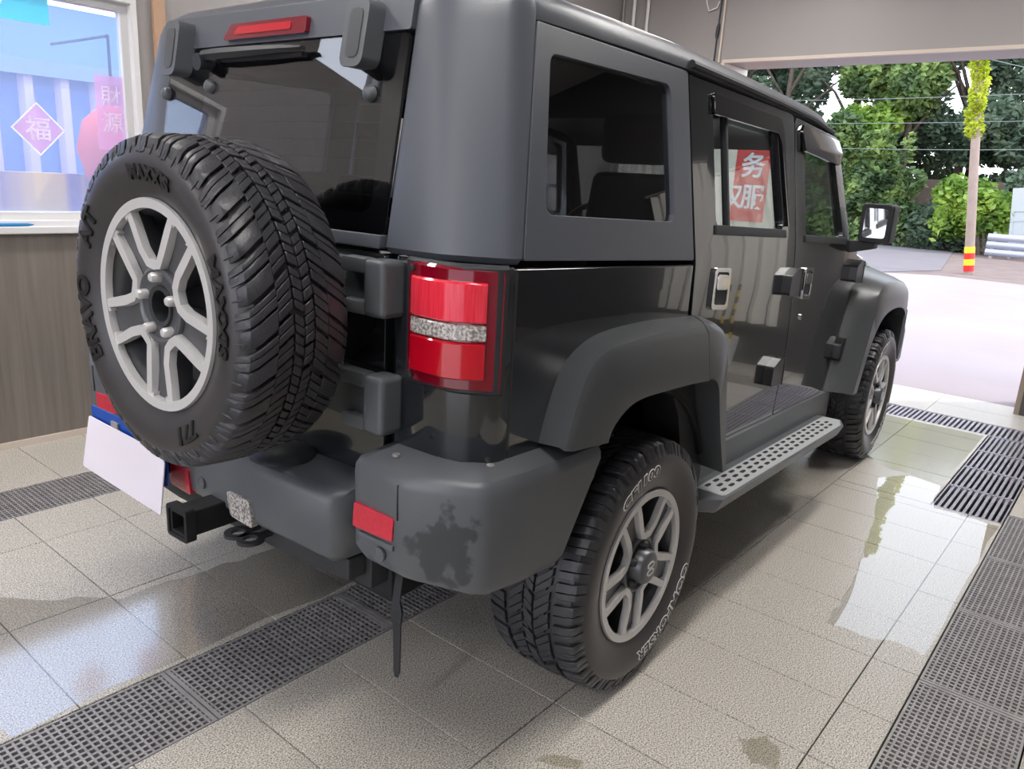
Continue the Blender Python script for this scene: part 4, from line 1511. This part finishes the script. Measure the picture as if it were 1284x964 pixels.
for s in SD:
    # drip rail / roof rack strip over the doors
    b = bmesh.new()
    pts = []
    for x, z in ((0.345, 1.764), (0.7, 1.752), (1.1, 1.737), (1.5, 1.716), (1.78, 1.686)):
        pts.append((x, s * 0.716, z))
    tube(b, pts, 0.012, 8)
    finish('drip_rail', b, M_dark, car)
    # hardtop side with the quarter window
    ho = [(-0.517, 1.247), (0.322, 1.211), (0.335, 1.742), (-0.405, 1.745)]
    hi = [(-0.428, 1.342), (0.207, 1.322), (0.220, 1.692), (-0.363, 1.687)]
    hs = finish('hardtop_side', panel_bm(rounded(ho, [0.006, 0.006, 0.01, 0.006], 2), [rounded(hi, 0.032, 5)], sidemap(s, 0.002), 0.03), M_satin, car, bevel=0.007, seg=3)
    finish('quarter_glass', panel_bm(rounded(hi, 0.03, 4), [], sidemap(s, -0.012), 0.004), G_dark, car, smooth=False)
    # rear corner pillar of the hardtop
    b = bmesh.new()
    secs = []
    for z, dx, y in ((1.238, 0.012, Ys(1.238) - 0.012), (1.252, 0.0, Ys(1.252)), (1.40, 0.0, Ys(1.40)), (1.60, 0.0, Ys(1.60)), (1.735, 0.0, 0.711), (1.765, 0.0, 0.707), (1.79, 0.005, 0.701), (1.808, 0.017, 0.685), (1.824, 0.036, 0.655), (1.836, 0.07, 0.60)):
        x = xr(z) + dx
        sm = -0.521 + (min(z, 1.76) - 1.246) * 0.2276
        k_ = min(1.0, y / 0.70)
        pl = [(x + 0.03, 0.490 * k_), (x + 0.004, 0.494 * k_), (x, 0.506 * k_), (x + 0.001, min((0.60 - 0.02 * (z - 1.25)) * k_, y - 0.165 * k_)), (x + 0.006, y - 0.135 * k_), (x + 0.020, y - 0.105 * k_), (x + 0.070, y - 0.022), (x + 0.090, y - 0.004), (sm - 0.003, y + 0.001)]
        inn = [(sm - 0.003, y - 0.03), (x + 0.10, y - 0.05), (x + 0.05, y - 0.14), (x + 0.04, 0.52)]
        secs.append([(p[0], s * p[1], z) for p in pl + inn])
    loft(b, secs)
    finish('rear_pillar', b, M_satin, car)
    # A pillar
    b = bmesh.new()
    loft(b, [[(2.06, s * 0.79, 1.18), (2.12, s * 0.77, 1.18), (2.10, s * 0.72, 1.18), (2.03, s * 0.74, 1.18)], [(1.84, s * 0.715, 1.67), (1.875, s * 0.70, 1.665), (1.86, s * 0.66, 1.665), (1.82, s * 0.67, 1.67)]])
    finish('front_pillar', b, M_paint, car, bevel=0.006)
    # wing mirror
    mr = finish('wing_mirror', B(2.03, 2.15, s * 0.825 if s > 0 else -0.965, s * 0.965 if s > 0 else -0.825, 1.222, 1.400), M_dark, car, bevel=0.022, seg=3)
    finish('mirror_bezel', panel_bm(rounded(rect(0.830, 0.960, 1.227, 1.396), 0.02, 4), [rounded(rect(0.846, 0.944, 1.246, 1.378), 0.015, 4)], lambda u, v, dd: (2.020 + dd, s * u, v), 0.02), M_dark, mr, bevel=0.003)
    finish('mirror_glass', panel_bm(rounded(rect(0.84, 0.95, 1.24, 1.384), 0.015, 4), [], lambda u, v, dd: (2.0262 + dd * 0.5 + 0.05 * (u - 0.895), s * u, v), 0.003), mat('mirror_silver', srgb(200, 202, 206), 0.04, 1.0), mr, smooth=False)
    b = bmesh.new()
    loft(b, [[(2.02, s * 0.78, 1.165), (2.14, s * 0.78, 1.165), (2.14, s * 0.78, 1.225), (2.02, s * 0.78, 1.225)], [(2.05, s * 0.90, 1.195), (2.13, s * 0.90, 1.195), (2.13, s * 0.90, 1.235), (2.05, s * 0.90, 1.235)]])
    finish('mirror_arm', b, M_dark, mr, bevel=0.008)

# windscreen
b = bmesh.new()
loft(b, [[(2.08, -0.72, 1.16), (2.085, -0.72, 1.16), (2.085, 0.72, 1.16), (2.08, 0.72, 1.16)], [(1.85, -0.66, 1.68), (1.855, -0.66, 1.68), (1.855, 0.66, 1.68), (1.85, 0.66, 1.68)]])
finish('windscreen', b, glass_mat('clear_glass', (0.8, 0.84, 0.82), 0.0), car, smooth=False)

# ---- rear end
tg = finish('tailgate', panel_bm(rounded([(-0.505, 0.70), (-0.505, 1.236), (0.505, 1.236), (0.505, 0.70)], 0.02, 3), [], lambda u, v, d: (-0.640 + d, u, v), 0.05), M_paint, car, bevel=0.010, seg=3)
finish('rear_header', panel_bm(rounded([(-0.488, 1.716), (-0.488, 1.80), (-0.47, 1.828), (-0.3, 1.842), (0.3, 1.842), (0.47, 1.828), (0.488, 1.80), (0.488, 1.716)], 0.006, 2), [], lambda u, v, d: (xr(v) - 0.006 + d + max(0, v - 1.80) ** 1.5 * 9, u, v), 0.09), M_satin, car, bevel=0.008)
hg = finish('rear_window', panel_bm(rounded([(-0.484, 1.272), (-0.484, 1.712), (0.484, 1.712), (0.484, 1.272)], 0.02, 4), [], rearmap(0.002), 0.005), G_dark, car, smooth=False)
# dark printed border of the rear glass and the heater wires
finish('glass_border', panel_bm(rounded([(-0.484, 1.272), (-0.484, 1.712), (0.484, 1.712), (0.484, 1.272)], 0.02, 4), [rounded([(-0.43, 1.32), (-0.41, 1.645), (0.29, 1.645), (0.36, 1.32)], 0.04, 4)], rearmap(-0.004), 0.003), M_black, hg, smooth=False)
for k in range(7):
    z = 1.36 + 0.04 * k
    finish('heater_wire', panel_bm(rect(-0.42, 0.30, z, z + 0.0015), [], rearmap(-0.0035), 0.001), mat('copper_line', srgb(96, 70, 62), 0.5), hg, smooth=False)
finish('window_sill_bar', panel_bm([(-0.488, 1.246), (-0.488, 1.276), (0.488, 1.276), (0.488, 1.246)], [], rearmap(0.012), 0.03), M_satin, car, bevel=0.005)
# third brake light
bl = finish('brake_light', panel_bm(rounded([(-0.142, 1.727), (0.205, 1.727), (0.170, 1.766), (-0.142, 1.766)], 0.006, 3), [], rearmap(0.020), 0.02), M_reddark, car, bevel=0.004)
finish('lens_strip', panel_bm(rounded([(-0.085, 1.738), (0.155, 1.738), (0.135, 1.757), (-0.085, 1.757)], 0.004, 2), [], rearmap(0.0225), 0.004), M_redlens, bl, bevel=0.002)
# glass hinge pods
for (yc, zt, zb) in ((-0.358, 1.780, 1.635), (0.408, 1.785, 1.640)):
    pts = rounded([(yc - 0.040, zb), (yc - 0.046, zt), (yc + 0.030, zt), (yc + 0.036, zb)], 0.026, 5)
    pod = finish('glass_hinge', panel_bm(pts, [], lambda u, v, d: (xr(v) - 0.055 + d, u, v), 0.055), M_plastic, car, bevel=0.012, seg=3)
    pi = [(yc - 0.004 + (p[0] - yc) * 0.55, (zt + zb) / 2 + (p[1] - (zt + zb) / 2) * 0.72) for p in pts]
    finish('cover', panel_bm(pi, [], lambda u, v, d: (xr(v) - 0.0575 + d, u, v), 0.006), M_flare, pod, bevel=0.002)
for (yc, zc) in ((-0.385, 1.583), (0.48, 1.597), (0.262, 1.612)):
    b = bmesh.new()
    lathe(b, [(0.0, 0.019), (-0.012, 0.017), (-0.018, 0.010), (-0.019, 0.001)], 16, 'x')
    finish('glass_bolt', b, M_plastic, car, loc=(xr(zc) - 0.002, yc, zc))
# rear wiper parked along the top
wz = 1.690
b = bmesh.new()
secs = []
for y, w, x in ((0.275, 0.012, 0.034), (0.20, 0.014, 0.040), (0.03, 0.012, 0.040), (-0.07, 0.009, 0.036), (-0.150, 0.005, 0.030)):
    xx = xr(wz) - x
    secs.append([(xx, y, wz - w), (xx - 0.008, y, wz), (xx, y, wz + w), (xx + 0.012, y, wz + w * 0.7), (xx + 0.012, y, wz - w * 0.7)])
loft(b, secs)
wp = finish('rear_wiper', b, M_dark, car)
b = bmesh.new()
tube(b, [(xr(1.675) - 0.045, 0.278, 1.672), (xr(1.675) + 0.0, 0.278, 1.675)], 0.022, 14)
finish('wiper_pivot', b, M_dark, wp)
finish('wiper_blade', panel_bm(rect(-0.14, 0.2, 1.672, 1.684), [], lambda u, v, d: (xr(1.68) - 0.020 + d, u, v), 0.016), M_black, wp, smooth=False)

# tail lights
for s in SD:
    planT = [(-0.650, 0.588), (-0.660, 0.62), (-0.662, 0.705), (-0.655, 0.738), (-0.615, 0.800), (-0.596, 0.812)]

    def sweep(pl, z0, z1, dep, m, nm, par, ins=0.006):
        secs = []
        for z, i_ in ((z0, ins), (z0 + ins, 0), (z1 - ins, 0), (z1, ins)):
            o_ = [(x + i_, s * (y - (i_ if k > 2 else -0)), z) for k, (x, y) in enumerate(pl)]
            in_ = [(x + dep, s * (y - (dep if k > 2 else 0)), z) for k, (x, y) in enumerate(pl)]
            secs.append(o_ + list(reversed(in_)))
        bb_ = bmesh.new()
        loft(bb_, secs)
        return finish(nm, bb_, m, par)
    gask = sweep([(-0.646, 0.578), (-0.653, 0.60), (-0.655, 0.712), (-0.648, 0.745), (-0.608, 0.806), (-0.588, 0.815)], 0.963, 1.240, 0.02, M_dark, 'tail_light', car)
    sweep(planT, 0.970, 1.234, 0.012, M_reddark, 'outer_lens', gask)
    inner = [(-0.668, 0.612), (-0.674, 0.63), (-0.676, 0.715), (-0.668, 0.742), (-0.634, 0.788), (-0.628, 0.792)]
    sweep(inner, 1.120, 1.205, 0.012, M_redbright, 'stop_lens', gask, 0.004)
    sweep([(x + 0.001, y) for x, y in inner], 1.082, 1.117, 0.012, M_clearlens, 'reverse_lens', gask, 0.003)
    sweep(inner, 0.998, 1.079, 0.012, M_redlens, 'turn_lens', gask, 0.004)
    for z in (0.985, 1.219):
        b = bmesh.new()
        lathe(b, [(0.0, 0.008), (-0.004, 0.007), (-0.005, 0.001)], 10, 'x')
        finish('lens_screw', b, M_dark, gask, loc=(-0.660, s * 0.607, z))

# tailgate strap hinges on the right
for (zc, h) in ((1.165, 0.105), (0.90, 0.115)):
    st_ = finish('strap_hinge', panel_bm(rounded([(-0.500, zc - h / 2), (-0.500, zc + h / 2), (-0.20, zc + h / 2 + 0.01), (-0.20, zc - h / 2 + 0.006)], 0.008, 2), [], lambda u, v, d: (-0.672 + d, u, v), 0.035), M_plastic, car, bevel=0.007)
    b = bmesh.new()
    box(b, -0.705, -0.635, -0.565, -0.500, zc - h / 2 - 0.010, zc + h / 2 + 0.012)
    finish('hinge_knuckle', b, M_plastic, st_, bevel=0.014, seg=3)
    finish('hinge_cover', B(-0.700, -0.66, -0.50, -0.42, zc + h / 2 - 0.022, zc + h / 2 + 0.012), M_plastic, st_, bevel=0.008)
    finish('hinge_cover', B(-0.700, -0.66, -0.50, -0.42, zc - h / 2 - 0.010, zc - h / 2 + 0.022), M_plastic, st_, bevel=0.008)
# spare wheel carrier
b = bmesh.new()
lathe(b, [(-0.26, 0.05), (-0.26, 0.14), (-0.20, 0.16), (-0.13, 0.16), (-0.13, 0.05)], 28, 'x')
sc_ = finish('spare_carrier', b, M_dark, car, loc=(-0.50, -0.208, 1.08))
# rear bumper: centre section
b = bmesh.new()
secs = []
for y, ins, dz in ((-0.475, 0.06, 0.03), (-0.468, 0.02, 0.012), (-0.44, 0.0, 0.0), (0.0, -0.006, 0.0), (0.44, 0.0, 0.0), (0.468, 0.02, 0.012), (0.475, 0.06, 0.03)):
    xb = -0.768 + ins
    secs.append([(-0.52, y, 0.70 - dz), (-0.62, y, 0.700 - dz), (xb + 0.04, y, 0.690 - dz), (xb + 0.012, y, 0.680 - dz), (xb, y, 0.655 - dz), (xb + 0.004, y, 0.52 + dz), (xb + 0.03, y, 0.494 + dz), (-0.62, y, 0.488 + dz), (-0.52, y, 0.488 + dz)])
loft(b, secs)
bump = finish('rear_bumper', b, M_plastic, car)
finish('valance', panel_bm([(-0.47, 0.44), (-0.47, 0.50), (0.47, 0.50), (0.47, 0.44), (0.3, 0.425), (-0.3, 0.425)], [], lambda u, v, d: (-0.715 + d, u, v), 0.14), M_dark, car, bevel=0.01)
finish('tow_bracket', B(-0.66, -0.60, -0.49, -0.43, 0.405, 0.50), M_dark, car, bevel=0.006)
b = bmesh.new()
lathe(b, [(0.0, 0.085), (0.012, 0.080), (0.024, 0.055), (0.028, 0.001)], 24, 'z')
finish('spare_stop', b, M_dark, bump, loc=(-0.70, -0.20, 0.694))
finish('fog_lamp', panel_bm(rounded([(0.235, 0.512), (0.225, 0.575), (0.135, 0.578), (0.125, 0.505)], 0.01, 3), [], lambda u, v, d: (-0.775 + d, u, v), 0.02), M_reflector, bump, bevel=0.004)
finish('reversing_lamp', panel_bm(rounded([(-0.055, 0.575), (-0.155, 0.575), (-0.170, 0.502), (-0.070, 0.508)], 0.01, 3), [], lambda u, v, d: (-0.778 + d, u, v), 0.02), M_clearlens, bump, bevel=0.004)


def sensor(y, z, x, par):
    b = bmesh.new()
    lathe(b, [(0.0, 0.018), (-0.006, 0.0175), (-0.0065, 0.013), (-0.005, 0.012), (-0.006, 0.001)], 18, 'x')
    finish('parking_sensor', b, M_plastic, par, loc=(x, y, z))


sensor(0.07, 0.560, -0.770, bump)
# corner caps; the right one carries a dark wet splash
M_splash = M_plastic.copy()
M_splash.name = 'splashed_plastic'
n, l = nodes_of(M_splash)
ge = n.new('ShaderNodeNewGeometry')
vm = n.new('ShaderNodeVectorMath')
vm.operation = 'SUBTRACT'
vm.inputs[1].default_value = (1.092, 1.048, 0.645)
l.new(ge.outputs['Position'], vm.inputs[0])
sc2 = n.new('ShaderNodeVectorMath')
sc2.operation = 'MULTIPLY'
sc2.inputs[1].default_value = (1.0, 1.0, 0.72)
l.new(vm.outputs[0], sc2.inputs[0])
ln = n.new('ShaderNodeVectorMath')
ln.operation = 'LENGTH'
l.new(sc2.outputs[0], ln.inputs[0])
nz = n.new('ShaderNodeTexNoise')
nz.inputs['Scale'].default_value = 22
nz.inputs['Detail'].default_value = 3
l.new(ge.outputs['Position'], nz.inputs['Vector'])
ad = n.new('ShaderNodeMath')
ad.operation = 'MULTIPLY_ADD'
ad.inputs[1].default_value = 0.20
l.new(nz.outputs['Fac'], ad.inputs[0])
l.new(ln.outputs['Value'], ad.inputs[2])
rp = n.new('ShaderNodeValToRGB')
rp.color_ramp.elements[0].position = 0.150
rp.color_ramp.elements[1].position = 0.168
rp.color_ramp.elements[0].color = (*srgb(62, 65, 69), 1)
rp.color_ramp.elements[1].color = (*srgb(90, 93, 97), 1)
l.new(ad.outputs[0], rp.inputs[0])
l.new(rp.outputs[0], n['Principled BSDF'].inputs['Base Color'])
for s in SD:
    st_ = [  # outer x, outer y, ztop, zbot, inner dx, inner dy
        (-0.70, 0.518, 0.765, 0.565, 0.10, 0.0),
        (-0.752, 0.532, 0.780, 0.548, 0.15, 0.0),
        (-0.762, 0.56, 0.784, 0.545, 0.16, 0.0),
        (-0.765, 0.69, 0.786, 0.545, 0.16, -0.02),
        (-0.757, 0.725, 0.788, 0.545, 0.15, -0.05),
        (-0.700, 0.845, 0.788, 0.538, 0.10, -0.09),
        (-0.672, 0.868, 0.788, 0.535, 0.08, -0.10),
        (-0.56, 0.880, 0.786, 0.528, 0.02, -0.10)]
    secs = []
    for (x, y, zt, zb, dx, dy) in st_:
        secs.append([(x + dx, s * (y + dy), zt + 0.022), (x + dx * 0.12, s * (y + dy * 0.12), zt + 0.012), (x + dx * 0.02, s * (y + dy * 0.02), zt - 0.002), (x, s * y, zt - 0.022), (x + dx * 0.03, s * (y + dy * 0.03), zb + 0.03), (x + dx * 0.16, s * (y + dy * 0.16), zb), (x + dx, s * (y + dy), zb - 0.004)])
    # slanted end beside the tyre
    x, y = 0, 0.886
    secs.append([(-0.262, s * 0.786, 0.795), (-0.264, s * 0.872, 0.789), (-0.266, s * 0.882, 0.778), (-0.270, s * 0.886, 0.760), (-0.405, s * 0.882, 0.548), (-0.425, s * 0.868, 0.520), (-0.43, s * 0.786, 0.516)])
    b = bmesh.new()
    loft(b, secs)
    cap = finish('bumper_corner', b, M_splash if s < 0 else M_plastic, car)
    finish('reflector', panel_bm(rounded([(0.541, 0.632), (0.545, 0.692), (0.672, 0.690), (0.668, 0.634)], 0.005, 2), [], lambda u, v, d: (-0.7665 + d, s * u, v), 0.012), M_reflector, cap, bevel=0.002)
    finish('seam_strip', B(-0.7662, -0.745, s * 0.681 if s > 0 else -0.684, s * 0.684 if s > 0 else -0.681, 0.69, 0.772), M_dark, cap, smooth=False)
    finish('reflector_ledge', panel_bm([(0.56, 0.618), (0.56, 0.626), (0.672, 0.626), (0.672, 0.612)], [], lambda u, v, d: (-0.768 + d, s * u, v), 0.012), M_plastic, cap, bevel=0.002)
    sensor(s * 0.628, 0.590, -0.762, cap)
    for (bx, by) in ((-0.70, 0.61), (-0.60, 0.80)):
        b = bmesh.new()
        lathe(b, [(0.0, 0.010), (0.005, 0.009), (0.007, 0.004), (0.0072, 0.001)], 12, 'z')
        finish('cap_screw', b, M_steel, cap, loc=(bx, s * by, 0.802))

# hitch receiver
hx = finish('tow_hitch', panel_bm(rounded(rect(-0.038, 0.038, 0.465, 0.535), 0.008, 3), [rounded(rect(-0.028, 0.028, 0.475, 0.525), 0.004, 3)], lambda u, v, d: (-0.885 + d, u + 0.0, v), 0.26), M_black, car, bevel=0.002, seg=1)
finish('collar', panel_bm(rounded(rect(-0.048, 0.048, 0.455, 0.545), 0.012, 3), [rounded(rect(-0.037, 0.037, 0.466, 0.534), 0.006, 3)], lambda u, v, d: (-0.890 + d, u, v), 0.028), M_black, hx, bevel=0.004)
for yy in (-0.10, -0.155):
    b = bmesh.new()
    secs = []
    for k in range(17):
        t = 2 * PI * k / 16
        c = Vector((-0.775 + 0.028 * math.cos(t), yy + 0.026 * math.sin(t), 0.462))
        n_ = Vector((math.cos(t), math.sin(t), 0)) * 0.009
        secs.append([c - n_, c + n_, c + n_ + Vector((0, 0, 0.009)), c - n_ + Vector((0, 0, 0.009))])
    loft(b, secs, True, False)
    box(b, -0.752, -0.66, yy - 0.012, yy + 0.012, 0.462, 0.471)
    finish('chain_loop', b, M_dark, hx)

# licence plate and the white card hung over it
pl = finish('licence_plate', panel_bm(rounded(rect(0.13, 0.555, 0.545, 0.688), 0.008, 2), [], lambda u, v, d: (-0.835 + d, u, v), 0.003), M_plate, car, bevel=0.001, seg=1)
finish('plate_bracket', B(-0.832, -0.765, 0.24, 0.50, 0.54, 0.66), M_dark, pl, smooth=False)
b = bmesh.new()
tube(b, [(-0.838, 0.40, 0.655), (-0.830, 0.40, 0.655)], 0.008, 10)
finish('plate_bolt', b, M_steel, pl)
finish('plate_clip', B(-0.842, -0.834, 0.385, 0.425, 0.636, 0.668), M_steel, pl, bevel=0.002)
# anti-static strap under the bumper
b = bmesh.new()
loft(b, [[(-0.575, -0.528, 0.52), (-0.575, -0.502, 0.52), (-0.571, -0.502, 0.52), (-0.571, -0.528, 0.52)], [(-0.60, -0.53, 0.36), (-0.60, -0.504, 0.36), (-0.596, -0.504, 0.36), (-0.596, -0.53, 0.36)],
         [(-0.605, -0.543, 0.335), (-0.605, -0.503, 0.335), (-0.598, -0.503, 0.335), (-0.598, -0.543, 0.335)], [(-0.605, -0.540, 0.305), (-0.605, -0.504, 0.305), (-0.60, -0.504, 0.305), (-0.60, -0.540, 0.305)],
         [(-0.60, -0.535, 0.29), (-0.60, -0.508, 0.29), (-0.596, -0.508, 0.29), (-0.596, -0.535, 0.29)], [(-0.595, -0.530, 0.15), (-0.595, -0.508, 0.15), (-0.591, -0.508, 0.15), (-0.591, -0.530, 0.15)], [(-0.595, -0.522, 0.132), (-0.595, -0.512, 0.132), (-0.591, -0.512, 0.132), (-0.591, -0.522, 0.132)]])
finish('ground_strap', b, M_dark, car, smooth=False)

# ---- interior
for (x, y) in ((1.15, -0.36), (1.15, 0.36)):
    finish('front_seat', B(x - 0.28, x + 0.25, y - 0.25, y + 0.25, 0.78, 0.98), M_seat, car, bevel=0.05, seg=3)
    b = bmesh.new()
    loft(b, [[(x - 0.30, y - 0.25, 0.92), (x - 0.16, y - 0.25, 0.92), (x - 0.16, y + 0.25, 0.92), (x - 0.30, y + 0.25, 0.92)], [(x - 0.40, y - 0.24, 1.25), (x - 0.28, y - 0.24, 1.25), (x - 0.28, y + 0.24, 1.25), (x - 0.40, y + 0.24, 1.25)], [(x - 0.45, y - 0.18, 1.46), (x - 0.36, y - 0.18, 1.46), (x - 0.36, y + 0.18, 1.46), (x - 0.45, y + 0.18, 1.46)]])
    finish('seat_back', b, M_seat, car, bevel=0.04, seg=3)
    finish('head_rest', B(x - 0.49, x - 0.38, y - 0.13, y + 0.13, 1.49, 1.66), M_seat, car, bevel=0.04, seg=3)
finish('rear_bench', B(0.05, 0.55, -0.62, 0.62, 0.86, 1.02), M_seat, car, bevel=0.05, seg=3)
b = bmesh.new()
loft(b, [[(0.02, -0.62, 0.98), (0.16, -0.62, 0.98), (0.16, 0.62, 0.98), (0.02, 0.62, 0.98)], [(-0.10, -0.62, 1.27), (0.0, -0.62, 1.27), (0.0, 0.62, 1.27), (-0.10, 0.62, 1.27)]])
finish('bench_back', b, M_seat, car, bevel=0.04, seg=3)
for y in (-0.36, 0.36):
    finish('head_rest', B(-0.15, -0.04, y - 0.13, y + 0.13, 1.28, 1.40), M_seat, car, bevel=0.04, seg=3)
finish('dashboard', B(1.72, 2.1, -0.72, 0.72, 0.85, 1.20), M_dark, car, bevel=0.05, seg=3)
b = bmesh.new()
secs = []
for k in range(25):
    t = 2 * PI * k / 24
    c = Vector((1.58 + 0.06 * math.sin(t), 0.36 + 0.19 * math.cos(t), 1.13 + 0.18 * math.sin(t)))
    n_ = Vector((0.06 * math.sin(t), 0.19 * math.cos(t), 0.18 * math.sin(t))).normalized() * 0.016
    a_ = Vector((0.016, 0, -0.004))
    secs.append([c + n_, c + a_, c - n_, c - a_])
loft(b, secs, True, False)
sw = finish('steering_wheel', b, M_flare, car)
b = bmesh.new()
tube(b, [(1.58, 0.18, 1.13), (1.60, 0.36, 1.12), (1.58, 0.54, 1.13)], [0.016, 0.05, 0.016], 8)
finish('steering_hub', b, M_dark, sw)
finish('headliner', B(-0.5, 1.75, -0.64, 0.64, 1.70, 1.715), M_seat, car, smooth=False)

# ---- white card hanging in front of the plate: a thing of its own
cw = Matrix.Translation(car.location) @ Matrix.Rotation(math.radians(2.0), 4, 'Z')
card = finish('white_card', panel_bm(rounded([(0.165, 0.630), (0.150, 0.603), (0.172, 0.448), (0.628, 0.468), (0.578, 0.640)], [0.002, 0.002, 0.006, 0.006, 0.006], 2), [], lambda u, v, d: (-0.846 + d - 0.05 * (0.65 - v), u - 0.028, v + 0.016), 0.004), M_card, bevel=0.001, seg=1)
card.matrix_world = cw
tag(card, 'blank white card hung over the rear number plate', 'card')
